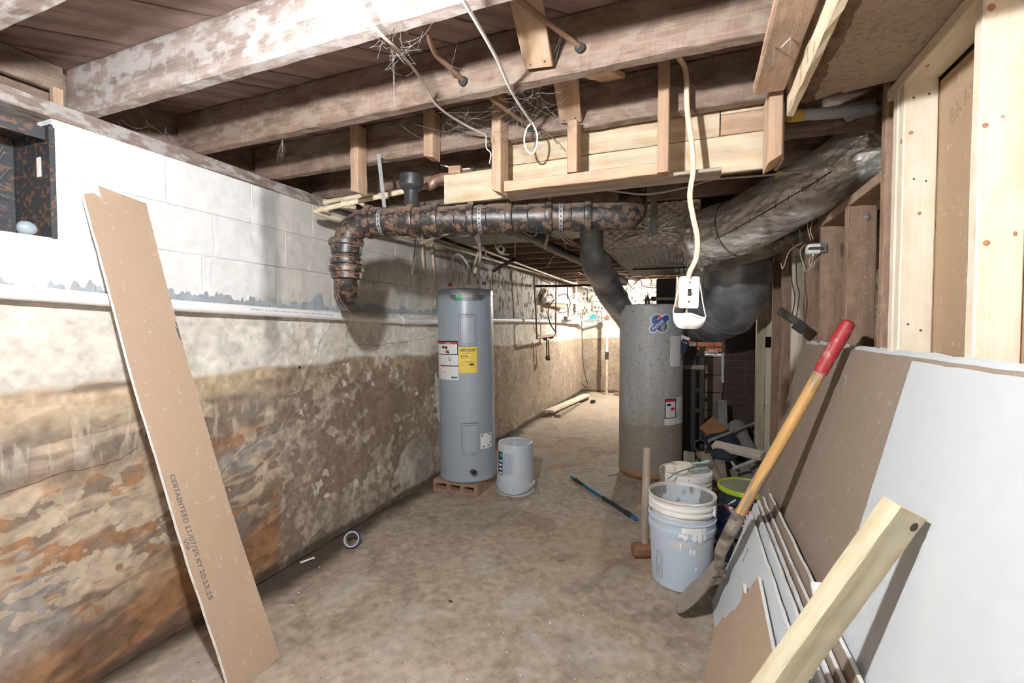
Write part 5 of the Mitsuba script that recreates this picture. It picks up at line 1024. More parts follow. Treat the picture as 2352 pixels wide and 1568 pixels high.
# ---------------------------------------------------------------- treated 2x4 leaning on the white sheet
ptop, pbot = V(*(0.460, 1.268, 0.941)), V(*(-0.035, 1.203, 0.035))
pa = unit(ptop - pbot); vw = unit((ptop + pbot) / 2 - V(0, 0, 1.35))
e2 = unit(-(vw - pa * (vw @ pa))); e1 = np.cross(pa, e2)
if e1[0] < 0: e1 = -e1
wd = 0.52 * e1 - 0.854 * e2
K = thing('lumber_brace', 'greenish treated 2x4 leaning on the white drywall sheet in the foreground', 'lumber')
put(K, board(pbot, ptop, 0.098, 0.042, up=wd, seg=24, wob=0.0006, ch=0.004, seed=71), 'treated_wood')
part(K, 'knot', lathe([(0, 0), (0.011, 0.0004), (0.009, 0.0012), (0.004, 0.0006), (0, 0.0004)], 16, ptop - pa * 0.028 + wd * 0.026 + unit(np.cross(wd, pa)) * (0.0208 if np.cross(wd, pa) @ e2 > 0 else -0.0208), unit(np.cross(wd, pa)) * (1 if np.cross(wd, pa) @ e2 > 0 else -1)), 'dark_wood', 40, 'dark knot by the end')

# ---------------------------------------------------------------- shovel
K = thing('shovel', 'long-handled shovel with a red grip leaning on the drywall stack', 'shovel')
s_top, s_fer = V(*(0.587, 2.144, 1.375)), V(*(0.201, 2.151, 0.521))
s_dir = unit(s_top - s_fer); s_len = np.linalg.norm(s_top - s_fer)
grip0 = s_fer + s_dir * (s_len * 0.755)
part(K, 'handle', sweep([s_fer - s_dir * 0.02, s_fer + s_dir * s_len * 0.3, grip0 + s_dir * 0.02], [0.0215, 0.0235, 0.022], 20), 'handle_wood' if False else 'shaft_wood', 40, 'worn wooden shaft')
part(K, 'grip', sweep([grip0, grip0 + s_dir * 0.008, grip0 + s_dir * 0.10, s_top - s_dir * 0.06, s_top - s_dir * 0.008, s_top], [0.025, 0.0262, 0.0265, 0.0275, 0.0245, 0.016], 22), 'grip_red', 40, 'scuffed red grip')
sk0, sk1, sk2, sk3 = s_fer, V(*(0.162, 2.160, 0.422)), V(*(0.137, 2.190, 0.326)), V(*(0.148, 2.234, 0.226))
part(K, 'socket', wavy(sweep(spline([s_fer + s_dir * 0.03, sk0 - s_dir * 0.02, sk1, sk2, sk3], 8), np.interp(np.linspace(0, 1, 33), [0, 0.25, 0.6, 0.85, 1], [0.0275, 0.0275, 0.026, 0.022, 0.024]), 18), 0.0012, 40), 'shovel_steel', 40, 'dirty steel socket')
part(K, 'rivet', trimesh.creation.icosphere(2, 0.006).apply_translation((0.185, 2.123, 0.499)), 'chrome', True)
tip, sh = V(*(-0.032, 2.287, 0.006)), V(*(0.140, 2.231, 0.226))
bx = unit(tip - sh); by = unit(V(0.10, 1, 0.02) - bx * (V(0.10, 1, 0.02) @ bx)); bn = np.cross(bx, by)
if bn[2] < 0: bn = -bn
BLn = np.linalg.norm(tip - sh); nu, nv = 26, 18
bl = []
for i in range(nu + 1):
    t_ = i / nu
    hw = 0.118 * min(1.0, 0.62 + t_ * 3.0) * (1.0 if t_ < 0.62 else math.sqrt(max(0.0, 1 - ((t_ - 0.62) / 0.38) ** 2.3)) * 0.97 + 0.03)
    for j in range(nv + 1):
        q = -1 + 2 * j / nv
        bl.append(sh + bx * (BLn * t_ - 0.008 * (1 - abs(q)) * (t_ < 0.04)) + by * hw * q + bn * (0.030 * q * q * (1 - 0.55 * t_) - 0.014 * math.sin(math.pi * t_) + (0.016 * math.exp(-(q * 3.2) ** 2) * (1 - t_) ** 2)))
bl = np.array(bl).reshape(nu + 1, nv + 1, 3)
def skin(A, B):
    n1, n2 = A.shape[:2]; N = n1 * n2; idx = np.arange(N).reshape(n1, n2); f = []
    for i in range(n1 - 1):
        for j in range(n2 - 1):
            a, b, c, d = idx[i, j], idx[i + 1, j], idx[i + 1, j + 1], idx[i, j + 1]
            f += [[a, b, c], [a, c, d], [a + N, c + N, b + N], [a + N, d + N, c + N]]
    ring = [idx[0, j] for j in range(n2)] + [idx[i, -1] for i in range(1, n1)] + [idx[-1, j] for j in range(n2 - 2, -1, -1)] + [idx[i, 0] for i in range(n1 - 2, 0, -1)]
    for a, b in zip(ring, ring[1:] + ring[:1]): f += [[a, a + N, b + N], [a, b + N, b]]
    return tm(np.vstack([A.reshape(-1, 3), B.reshape(-1, 3)]), f)
part(K, 'blade', skin(bl, bl - bn * 0.0022), 'blade_dust', 40, 'dusty grey steel blade')
part(K, 'tread', sweep([bl[0, 1], bl[0, 5] - bx * 0.006, bl[0, 9] - bx * 0.01, bl[0, 13] - bx * 0.006, bl[0, 17]], 0.005, 10), 'shovel_steel', 40)

# ---------------------------------------------------------------- buckets
def ring_prof(r0, r1, z0, z1, bands, wall=0.004, lip=None):
    """outside of a tapered bucket with raised bands (z, height, proud)"""
    def r(z): return r0 + (r1 - r0) * (z - z0) / (z1 - z0)
    p = [(0, z0 + 0.004), (r0 - 0.016, z0 + 0.004), (r0 - 0.010, z0), (r0 - 0.002, z0 + 0.004), (r0, z0 + 0.012)]
    for zb, h, pr in sorted(bands):
        p += [(r(zb - h / 2), zb - h / 2), (r(zb - h / 2) + pr, zb - h / 2 + 0.003), (r(zb + h / 2) + pr, zb + h / 2 - 0.004), (r(zb + h / 2), zb + h / 2)]
    return p, r
def bail(key, c, r, z, sag, a0, m='zinc_strap', grip=False):
    pts = []
    for t_ in np.linspace(0, math.pi, 22):
        pts.append(V(c[0] + (r + 0.008) * math.cos(a0 + t_), c[1] + (r + 0.008) * math.sin(a0 + t_), z - sag * math.sin(t_)))
    part(key, 'bail', sweep(pts, 0.0026, 8), m, 40)
BC = (-0.026, 2.56, 0)
K = thing('paint_bucket', 'blue-grey five gallon bucket with white paint drips, holding the white bucket', 'bucket')
p, rr = ring_prof(0.150, 0.168, 0.0, 0.385, [(0.300, 0.035, 0.006), (0.352, 0.012, 0.007)])
part(K, 'body', lathe(p + [(rr(0.372), 0.372), (rr(0.372) - 0.005, 0.372), (rr(0.3) - 0.006, 0.30), (0.14, 0.02), (0, 0.02)], 64, BC), 'bucket_blue', 30)
rg = np.random.default_rng(9); drips = []
for a_, zt, ln, w in [(-1.55, 0.342, 0.045, 0.03), (-1.42, 0.345, 0.05, 0.05), (-1.30, 0.345, 0.055, 0.055), (-1.16, 0.346, 0.035, 0.06), (-1.05, 0.346, 0.045, 0.03), (-0.98, 0.346, 0.05, 0.02), (-1.62, 0.31, 0.02, 0.02), (-1.5, 0.305, 0.03, 0.014), (-1.46, 0.306, 0.028, 0.012), (-1.25, 0.302, 0.03, 0.02), (-1.1, 0.306, 0.04, 0.011), (-1.03, 0.306, 0.042, 0.011), (-0.9, 0.306, 0.032, 0.011), (-1.22, 0.225, 0.018, 0.014), (-1.3, 0.235, 0.03, 0.006), (-1.18, 0.23, 0.03, 0.005), (-1.6, 0.26, 0.035, 0.006), (-1.13, 0.14, 0.02, 0.008)]:
    n_ = 7; top = [(w * q / n_, 0.004 * rg.random()) for q in range(n_ + 1)]; bot = [(w * q / n_, -ln * rg.uniform(0.35, 1.0)) for q in range(n_, -1, -1)]
    drips.append(wrap(flat(Polygon(top + bot).buffer(0.0008), 0, 0.0012), BC[0], BC[1], rr(zt - ln / 2) + (0.0065 if 0.28 < zt - ln * 0.5 < 0.318 else 0.0012), a_, zt, 0.015))
part(K, 'drips', cat(*drips), 'clean_white', kind='stuff', label='white paint drips')
part(K, 'embossed_print', wrap(cat(flat(disc(0.022, 0.088, 0.016, 0.024).difference(disc(0.022, 0.088, 0.013, 0.021)), 0, 0.0009), *[flat(sbox(0.008, y, 0.036, y + 0.003), 0, 0.0009) for y in (0.018, 0.030, 0.046, 0.054, 0.122, 0.130, 0.146, 0.154)], flat(sbox(0.020, 0.02, 0.023, 0.05), 0, 0.0009), flat(sbox(0.02, 0.122, 0.023, 0.158), 0, 0.0009)), BC[0], BC[1], rr(0.15) + 0.0006, -2.46, 0.05), 'bucket_dim', label='worn raised print')
part(K, 'frame_print', wrap(flat(sbox(0, 0, 0.045, 0.17).difference(sbox(0.002, 0.002, 0.043, 0.168)), 0, 0.0008), BC[0], BC[1], rr(0.15) + 0.0006, -2.46, 0.05), 'bucket_dim')
K = thing('paint_bucket', 'dirty white bucket nested in the blue-grey bucket, smeared grey inside', 'bucket')
p2 = [(0.145, 0.30), (0.156, 0.372), (0.1585, 0.384), (0.166, 0.388), (0.170, 0.392), (0.170, 0.402), (0.164, 0.406), (0.164, 0.418), (0.1705, 0.421), (0.1705, 0.432), (0.165, 0.436), (0.166, 0.452), (0.171, 0.456), (0.1735, 0.463), (0.172, 0.468), (0.166, 0.469), (0.163, 0.466), (0.162, 0.452)]
body = loft([V(*BC) + V(0, 0, h) + r_ * np.stack([np.cos(np.arange(64) * 2 * np.pi / 64), np.sin(np.arange(64) * 2 * np.pi / 64), np.zeros(64)], 1) for r_, h in p2], False)
part(K, 'body', body, 'bucket_white', 30)
ang64 = np.arange(64) * 2 * np.pi / 64
inner = loft([V(*BC) + V(0, 0, h) + r_ * np.stack([np.cos(ang64), np.sin(ang64), 0 * ang64], 1) for r_, h in [(0.1625, 0.455), (0.158, 0.42), (0.150, 0.30), (0.142, 0.16)]], False)
part(K, 'inside', inner, 'bucket_inside', 30, 'grey smeared inside')
part(K, 'residue', lathe([(0.0, 0.15), (0.143, 0.15), (0.143, 0.165), (0, 0.165)], 48, BC), 'bucket_inside', 30)
for a_ in (-0.38, math.pi - 0.38):
    part(K, 'bail_ear', obox(V(BC[0] + 0.170 * math.cos(a_), BC[1] + 0.170 * math.sin(a_), 0.412), (-math.sin(a_), math.cos(a_), 0), (0, 0, 1), 0.026, 0.050, 0.012, 0.003), 'clean_white')
WC = (-0.012, 3.235, 0)
K = thing('paint_bucket', 'clean white bucket behind the nested pair, tape and caulking gun on its lid', 'bucket')
p, rr = ring_prof(0.145, 0.163, 0.0, 0.40, [(0.262, 0.010, 0.006), (0.295, 0.010, 0.006), (0.327, 0.010, 0.006)])
part(K, 'body', lathe(p + [(0.161, 0.35), (0.168, 0.353), (0.1695, 0.36), (0.1695, 0.385), (0.166, 0.392), (0.158, 0.392), (0.155, 0.384), (0, 0.384)], 64, WC), 'clean_white', 30)
for a_ in (-1.9, -1.45, -1.0, -2.3): part(K, 'tick', wrap(flat(sbox(0, 0, 0.003, 0.016), 0, 0.001), WC[0], WC[1], 0.1697, a_, 0.366), 'label_grey')
K = thing('strap_roll', 'loosely coiled cream strapping roll on the white bucket', 'roll')
th = np.linspace(-2.9, 4.0, 60); rad = 0.062 + 0.0016 * (th + 2.9)
lp = [V(WC[0] - 0.022 + rad_ * math.cos(t_), WC[1] - 0.055 + rad_ * 0.85 * math.sin(t_), 0.393) for t_, rad_ in zip(th, rad)]
tail = [lp[-1] + V(-0.03, -0.005, 0), lp[-1] + V(-0.075, -0.01, -0.004), lp[-1] + V(-0.085, -0.035, -0.012)]
v, f = [], []
pl_ = lp + tail
for i, q in enumerate(pl_): v += [q, q + V(0.004, 0.006, 0.052 if i < len(lp) else 0.052 - 0.006 * (i - len(lp)))]
for i in range(len(pl_) - 1): f += [[2 * i, 2 * i + 2, 2 * i + 3], [2 * i, 2 * i + 3, 2 * i + 1]]
m0 = tm(v, f); put(K, cat(m0, tm(np.array(v) + V(0.0005, 0.0008, 0), np.array(f)[:, ::-1])), 'cream_tape', 40)
K = thing('caulking_gun', 'mint green paint-splashed caulking gun on the right of the white bucket', 'tool')
part(K, 'rod', tube([(-0.114, 2.975, 0.397), (-0.069, 3.015, 0.426), (-0.018, 3.057, 0.441), (0.055, 3.129, 0.449)], 0.0035, 6, 8), 'galvanised', 40)
part(K, 'barrel', tube([(0.045, 3.157, 0.445), (0.136, 3.214, 0.447)], 0.013, 3, 12), 'galvanised', 40)
part(K, 'handle', wavy(tube([(0.029, 3.173, 0.456), (0.074, 3.190, 0.459), (0.109, 3.204, 0.467), (0.133, 3.214, 0.473)], 0.009, 5, 10), 0.002, 60), 'mint_paint', 40)
part(K, 'trigger', wavy(tube([(0.003, 3.108, 0.432), (0.055, 3.128, 0.434), (0.121, 3.176, 0.437)], 0.010, 4, 10), 0.004, 60), 'mint_paint', 40)
part(K, 'nose', wavy(trimesh.creation.icosphere(2, 0.014).apply_translation((0.146, 3.218, 0.436)), 0.006, 60), 'dirty_steel')
GC = (0.352, 3.225, 0)
K = thing('plaster_tub', 'dark tub with a lime green lid rim and a dusty lid, behind the shovel', 'tub')
part(K, 'body', lathe([(0, 0.002), (0.135, 0.002), (0.138, 0.01), (0.150, 0.225), (0.153, 0.24), (0.158, 0.243), (0.158, 0.255), (0.152, 0.258), (0.154, 0.290), (0.16, 0.294), (0.16, 0.305), (0.15, 0.31), (0, 0.31)], 64, GC), 'navy_tub', 30)
part(K, 'lid_rim', lathe([(0.150, 0.302), (0.165, 0.304), (0.169, 0.309), (0.169, 0.326), (0.165, 0.333), (0.158, 0.335), (0.150, 0.331), (0.148, 0.320)], 64, GC), 'lime_green', 30, 'lime green lid rim')
part(K, 'lid', lathe([(0, 0.314), (0.150, 0.314), (0.149, 0.326), (0.144, 0.323), (0, 0.322)], 64, GC), 'dusty_lid', 30, 'dust-covered lid')
GA = math.atan2(-GC[1], -GC[0]) % (2 * math.pi) - 2 * math.pi
lb = part(K, 'label', wrap(flat(sbox(0, 0, 0.22, 0.19), 0, 0.001), GC[0], GC[1], 0.1495, GA - 0.95, 0.035), 'label_white')
part(lb, 'print', wrap(cat(flat(sbox(0.075, 0.165, 0.16, 0.19), 0, 0.0016), flat(sbox(0.0, 0.170, 0.04, 0.19), 0, 0.0016), flat(disc(0.118, 0.118, 0.036, 0.036).difference(disc(0.118, 0.118, 0.032, 0.032)), 0, 0.0016), flat(disc(0.115, 0.120, 0.014, 0.018).union(disc(0.126, 0.11, 0.010, 0.014)).union(affinity.rotate(sbox(0.09, 0.117, 0.146, 0.121), -40)), 0, 0.0016), flat(sbox(0.072, 0.0, 0.074, 0.165), 0, 0.0014)), GC[0], GC[1], 0.1500, GA - 0.95, 0.035), 'label_red')
part(lb, 'fine_print', wrap(cat(*[flat(sbox(0.085, y, 0.15 - 0.02 * (i % 2), y + 0.003), 0, 0.0014) for i, y in enumerate(np.linspace(0.03, 0.072, 6))]), GC[0], GC[1], 0.1500, GA - 0.95, 0.035), 'print_grey', kind='stuff')
part(K, 'bail', tube([(0.203, 3.008, 0.248), (0.230, 2.988, 0.281), (0.273, 2.995, 0.314), (0.212, 3.001, 0.257), (0.273, 2.995, 0.306)], 0.0025, 6, 6), 'galvanised', 40)
IC = (-1.324, 3.455, 0)
K = thing('paint_bucket', 'upside-down pale blue-grey bucket standing beside the water heater', 'bucket')
part(K, 'body', lathe([(0.150, 0.0), (0.155, 0.002), (0.157, 0.012), (0.157, 0.022), (0.152, 0.026), (0.1525, 0.055), (0.159, 0.058), (0.159, 0.080), (0.153, 0.084), (0.1425, 0.40), (0.140, 0.408), (0.133, 0.412), (0.127, 0.408), (0.124, 0.402), (0.035, 0.400), (0.033, 0.405), (0.03, 0.400), (0, 0.400)], 64, IC), 'bucket_pale', 30)
bl_ = part(K, 'label', wrap(flat(sbox(0, 0, 0.165, 0.205), 0, 0.0008), IC[0], IC[1], 0.1487, -2.36, 0.145), 'bucket_label', label='pale label with a dark blue panel')
part(bl_, 'print', wrap(flat(sbox(0, 0, 0.058, 0.205), 0, 0.0013), IC[0], IC[1], 0.1490, -2.36, 0.145), 'label_navy')
part(bl_, 'print', wrap(cat(flat(sbox(0.026, 0.165, 0.056, 0.195), 0, 0.0016)), IC[0], IC[1], 0.1492, -2.36, 0.145), 'label_green')
for q in range(4): part(bl_, 'print', wrap(flat(sbox(0.012 + 0.006 * (q % 2), 0.025 + 0.033 * q, 0.052, 0.040 + 0.033 * q), 0, 0.0016), IC[0], IC[1], 0.1492, -2.36, 0.145), 'label_white')
part(bl_, 'fine_print', wrap(cat(*[flat(sbox(0.066, y, 0.155 - 0.01 * (i % 3), y + 0.003), 0, 0.0012) for i, y in enumerate(np.linspace(0.03, 0.19, 20))]), IC[0], IC[1], 0.1490, -2.36, 0.145), 'print_blue', kind='stuff')
bail(K, IC, 0.155, 0.068, 0.045, -3.0)
part(K, 'bail_grip', tube([(-1.156, 3.422, 0.020), (-1.116, 3.493, 0.012), (-1.161, 3.562, 0.012)], 0.003, 3, 6), 'galvanised', 40)

# ---------------------------------------------------------------- sledgehammer, offcut, extension pole, tape, lumber
K = thing('sledgehammer', 'sledgehammer standing on its rusty head beside the nested buckets', 'sledgehammer')
hc = V(-0.226, 2.72, 0.047); hx = unit(V(0.90, 0.43, 0.0))
part(K, 'head', wavy(sweep([hc - hx * 0.075, hc - hx * 0.068, hc - hx * 0.03, hc + hx * 0.03, hc + hx * 0.068, hc + hx * 0.075], [0.036, 0.044, 0.045, 0.045, 0.044, 0.036], 10), 0.003, 30), 'hammer_rust', 30, 'rusty steel head')
part(K, 'handle', wavy(sweep(spline([hc + V(0, 0, -0.02), hc + V(-0.002, 0, 0.2), hc + V(0.004, 0.0, 0.42), hc + V(0.006, 0.0, 0.602)], 6), [0.021] * 7 + [0.0235] * 8 + [0.0225] * 4, 16), 0.0014, 30), 'grey_wood_plain', 40, 'splintered grey handle')
single('wood_offcut', 'small wooden offcut on the floor behind the sledgehammer', 'offcut', board((-0.318, 3.42, 0.022), (-0.345, 3.80, 0.022), 0.045, 0.040, up=(1, 0, 0), seed=81), 'hanger_wood')
K = thing('extension_pole', 'teal blue extension pole lying on the floor, with black grips', 'pole')
e0, e1_ = V(-0.967, 3.915, 0.016), V(-0.326, 3.205, 0.016); ed = unit(e1_ - e0); eL = np.linalg.norm(e1_ - e0)
part(K, 'shaft', sweep([e0, e0 + ed * 0.02, e1_ - ed * 0.05, e1_ - ed * 0.02], [0.010, 0.0125, 0.0125, 0.0125], 14), 'pole_blue', 40)
for a_, b_, r_ in ((0.07, 0.23, 0.0155), (0.55, 0.86, 0.016), (0.86, 0.94, 0.019)):
    part(K, 'grip', sweep([e0 + ed * eL * a_, e0 + ed * eL * (a_ + 0.01), e0 + ed * eL * (b_ - 0.01), e0 + ed * eL * b_], [r_ * 0.8, r_, r_, r_ * 0.8], 14), 'black_rubber', 40, 'black foam grip')
part(K, 'tip', sweep([e1_ - ed * 0.03, e1_ - ed * 0.01, e1_, e1_ + ed * 0.012], [0.015, 0.015, 0.009, 0.007], 12), 'label_blue', 40, 'blue threaded tip')
TA_ = unit(V(0.42, -0.80, 0.42)); tc = V(-1.908, 2.185, 0.052)
K = thing('tape_roll', 'nearly used-up roll of blue tape standing on the floor by the wall', 'tape roll')
def ringm(r0, r1, w):
    f1 = unit(np.cross(TA_, V(0, 0, 1))); f2 = np.cross(TA_, f1); an = np.arange(48) * 2 * np.pi / 48
    m = loft([tc + TA_ * h + r_ * (np.cos(an)[:, None] * f1 + np.sin(an)[:, None] * f2) for r_, h in ((r0, -w / 2), (r1, -w / 2), (r1, w / 2), (r0, w / 2), (r0, -w / 2))], False)
    if m.volume < 0: m.invert()
    return m
part(K, 'core', ringm(0.0385, 0.0445, 0.050), 'cardboard', 30, 'grey cardboard core')
part(K, 'tape', ringm(0.0446, 0.0475, 0.048), 'tape_blue', 30, 'thin layer of blue tape')
single('lumber_board', 'pale board lying on the far floor by the wall, on top of the others', 'board', board((-1.949, 6.522, 0.085), (-1.772, 8.334, 0.085), 0.14, 0.035, up=(1, 0.1, 0), seed=83), 'new_pine')
single('lumber_board', 'brown board on the far floor half under the pale one', 'board', board((-1.819, 6.520, 0.022), (-1.805, 7.735, 0.022), 0.09, 0.04, up=(1, 0.1, 0), seed=84), 'grey_wood')
single('lumber_board', 'short dark board under the far end of the pale one', 'board', board((-1.895, 7.982, 0.025), (-1.768, 8.355, 0.025), 0.08, 0.035, up=(0.3, 1, 0), seed=85), 'old_stud')
single('brick_piece', 'small black block on the far floor', 'block', boxm(-1.62, -1.55, 7.95, 8.05, 0, 0.05, 0.004), 'black_plastic')
single('lumber_board', 'reddish board on the floor at the far wall beside the tank', 'board', board((-1.38, 9.1, 0.03), (-0.7, 9.15, 0.03), 0.09, 0.04, up=(0, 1, 0), seed=86), 'old_stud')

# ---------------------------------------------------------------- cord, switch box and dust mask
K = thing('hanging_switch', 'white toggle switch box hanging on a tan cord in the middle of the room', 'switch')
cy = 1.738
cp = [(-0.052, 1.60, 2.312), (-0.050, 1.70, 2.300), (-0.022, cy, 2.255), (-0.016, cy, 2.125), (0.0, cy, 2.001), (0.007, cy, 1.908), (-0.003, cy, 1.817), (0.009, cy + 0.004, 1.739), (0.023, cy + 0.01, 1.669), (0.021, cy + 0.014, 1.60), (0.002, cy + 0.022, 1.555), (-0.006, cy + 0.027, 1.528)]
part(K, 'cord', sweep(spline(cp, 8), 0.0098, 12, squash=0.75), 'cord_tan', 40, 'tan flexible cord')
sc = V(-0.003, 1.772, 1.477); sx = unit(V(0.905, 0.40, -0.02)); sz = unit(V(0.075, 0.0, 0.997)); sz = unit(sz - sx * (sz @ sx)); sn = np.cross(sx, sz)
if sn[1] > 0: sn = -sn
part(K, 'box', obox(sc - sn * 0.022, sx, sz, 0.066, 0.112, 0.042, 0.005), 'box_tan', label='tan metal back box')
pl_ = place(cat(flat(rrect(0.074, 0.116, 0.009, -0.037, -0.058), 0, 0.004), flat(rrect(0.068, 0.110, 0.008, -0.034, -0.055), 0.004, 0.0062)), sc, sx, sz if np.cross(sx, sz) @ sn > 0 else -sz)
part(K, 'cover_plate', pl_, 'cream_plastic', label='yellowed white cover plate')
part(K, 'slot', obox(sc + sn * 0.0066, sx, sz, 0.0115, 0.025, 0.001), 'ink_black')
part(K, 'toggle', obox(sc + sn * 0.010 - sz * 0.003, sx, sz, 0.008, 0.012, 0.012, 0.002), 'toggle_brown', label='dark brown toggle')
for q in (0.036, -0.034): part(K, 'screw', lathe([(0, 0), (0.0042, 0), (0.0036, 0.0016), (0, 0.002)], 12, sc + sn * 0.006 + sz * q, sn), 'copper_dark', 30)
part(K, 'bushing', trimesh.creation.cylinder(0.009, segment=[sc + sz * 0.056, sc + sz * 0.066], sections=12), 'zinc_strap', 30)
part(K, 'lower_cable', tube([sc - sz * 0.055 - sn * 0.01, sc - sz * 0.075 - sn * 0.012, sc - sz * 0.085 - sn * 0.02], 0.004, 4, 8), 'cord_grey', 40)
K = thing('dust_mask', 'white paper dust mask hung by its elastic on the switch box', 'mask')
mc = V(0.0005, 1.758, 1.398); mx = unit(V(0.93, 0.36, -0.14)); my = unit(V(-0.36, 0.93, 0.0)); my = unit(my - mx * (my @ mx)); mz = np.cross(mx, my)
ms = []
for i in range(15):
    t_ = i / 14
    row = []
    for j in range(25):
        q = -1 + 2 * j / 24
        out_ = math.sqrt(max(0.0, 1 - abs(q) ** 2.2))
        row.append(mc + mx * 0.060 * q + mz * (0.004 * math.cos(q * 4) - 0.058 * t_ * out_ * (1 - 0.12 * q)) - my * (0.038 * out_ * math.sin(math.pi * min(1.0, 0.10 + 0.80 * t_))))
    ms.append(row)
ms = np.array(ms)
part(K, 'shell', skin(ms, ms + my * 0.0022), 'mask_white', 40)
part(K, 'nose_wire', sweep([ms[3, j] - my * 0.0012 for j in range(5, 20)], 0.0016, 6), 'print_grey', 40, 'grey nose strip')
eb = [ms[0, 0], ms[0, 0] + mz * 0.01]
def band(pts): 
    return sweep(spline(pts, 8), 0.0022, 6)
part(K, 'elastic', band([ms[0, 0], V(-0.046, 1.757, 1.452), sc - sx * 0.040 + sz * 0.018 + sn * 0.002, sc - sx * 0.038 + sz * 0.058 - sn * 0.02]), 'cord_white', 40)
part(K, 'elastic', band([ms[0, -1], V(0.046, 1.785, 1.435), sc + sx * 0.041 + sz * 0.030 - sn * 0.002, sc + sx * 0.038 + sz * 0.060 - sn * 0.02]), 'mask_white', 40)
part(K, 'elastic_end', band([ms[0, -1] - mx * 0.012 - mz * 0.004, ms[0, -1] - mx * 0.013 - mz * 0.024]), 'mask_white', 40)

# ---------------------------------------------------------------- old cables among the joists
single('thin_wire', 'thin dusty wire sagging across under the near joists to the dropped frame', 'wire', tube([(-0.70, 0.62, 2.135), (-0.71, 0.82, 2.085), (-0.716, 0.94, 2.072), (-0.735, 1.05, 2.090), (-0.795, 1.25, 2.130), (-0.837, 1.41, 2.131), (-0.840, 1.60, 2.150), (-0.795, 1.735, 2.147)], 0.0042, 10, 8), 'cord_grey', 40)
single('thin_wire', 'crooked bare wire end hanging at the left end of the dropped frame', 'wire', tube([(-0.795, 1.735, 2.147), (-0.797, 1.74, 2.10), (-0.777, 1.74, 2.072), (-0.785, 1.745, 2.033)], 0.0028, 8, 8), 'cream_tape', 40)
K = thing('white_cable', 'white cable slanting under the joists and ending in a hanging loop', 'cable')
part(K, 'cable', tube([(-0.47, 0.70, 2.085), (-0.495, 0.95, 2.106), (-0.520, 1.2, 2.117), (-0.560, 1.44, 2.132), (-0.582, 1.70, 2.148)], 0.0050, 8, 10), 'cord_white', 40)
part(K, 'loop', tube([(-0.582, 1.70, 2.148), (-0.607, 1.71, 2.137), (-0.618, 1.71, 2.091), (-0.605, 1.71, 2.047), (-0.582, 1.71, 2.035), (-0.564, 1.70, 2.058), (-0.560, 1.695, 2.099), (-0.577, 1.69, 2.145), (-0.585, 1.70, 2.155)], 0.0036, 8, 8), 'cord_white', 40, 'hanging white loop')
part(K, 'twist', wavy(tube([(-0.578, 1.70, 2.163), (-0.582, 1.70, 2.14)], 0.007, 3, 8), 0.002, 90), 'dirty_steel', 40)
part(K, 'bare_end', tube([(-0.575, 1.70, 2.148), (-0.54, 1.72, 2.125), (-0.51, 1.74, 2.095), (-0.495, 1.75, 2.075)], 0.0016, 6, 6), 'dirty_steel', 40)
for lab, pts in (('brown cloth-covered cable entering the second joist, left of the bridging', [(-0.652, 1.03, 2.16), (-0.69, 1.12, 2.165), (-0.725, 1.22, 2.176), (-0.727, 1.30, 2.184), (-0.722, 1.39, 2.186)]),
                 ('brown cloth-covered cable entering the second joist, right of the bridging', [(-0.405, 1.03, 2.15), (-0.398, 1.12, 2.175), (-0.389, 1.20, 2.196), (-0.35, 1.33, 2.212), (-0.322, 1.39, 2.208)]),
                 ('brown cloth-covered cable between the second and third joists', [(-0.66, 1.43, 2.150), (-0.64, 1.60, 2.158), (-0.62, 1.795, 2.175)])):
    key = thing('cloth_cable', lab, 'cable'); put(key, tube(pts, 0.0078, 8, 10), 'cord_brown', 40)
    part(key, 'joist_hole', lathe([(0.0075, 0.0), (0.015, 0.0), (0.016, 0.0015), (0.0075, 0.002)], 14, V(*pts[-1]) + V(0.001, -0.007, -0.006), (0, -1, 0)), 'black_shadow', 30, 'rough hole in the joist')
single('cable_end', 'short cable ends poking out beside the dropped frame corner', 'cable', cat(tube([(-1.100, 1.885, 2.116), (-1.050, 1.890, 2.099), (-1.009, 1.900, 2.089), (-0.957, 1.910, 2.088)], 0.0035, 6, 6), tube([(-1.021, 1.900, 2.073), (-0.998, 1.910, 2.087)], 0.0025, 3, 6)), 'cord_white', 40)
single('slack_wire', 'slack wire drooping behind the dropped frame towards the foil duct', 'wire', tube([(-0.510, 1.950, 1.967), (-0.329, 2.000, 1.944), (-0.187, 2.050, 1.926), (-0.030, 2.100, 1.949), (0.092, 2.150, 1.986), (0.297, 2.200, 1.995), (0.507, 2.300, 2.027)], 0.0045, 8, 6), 'cord_grey', 40)
rg = np.random.default_rng(77)
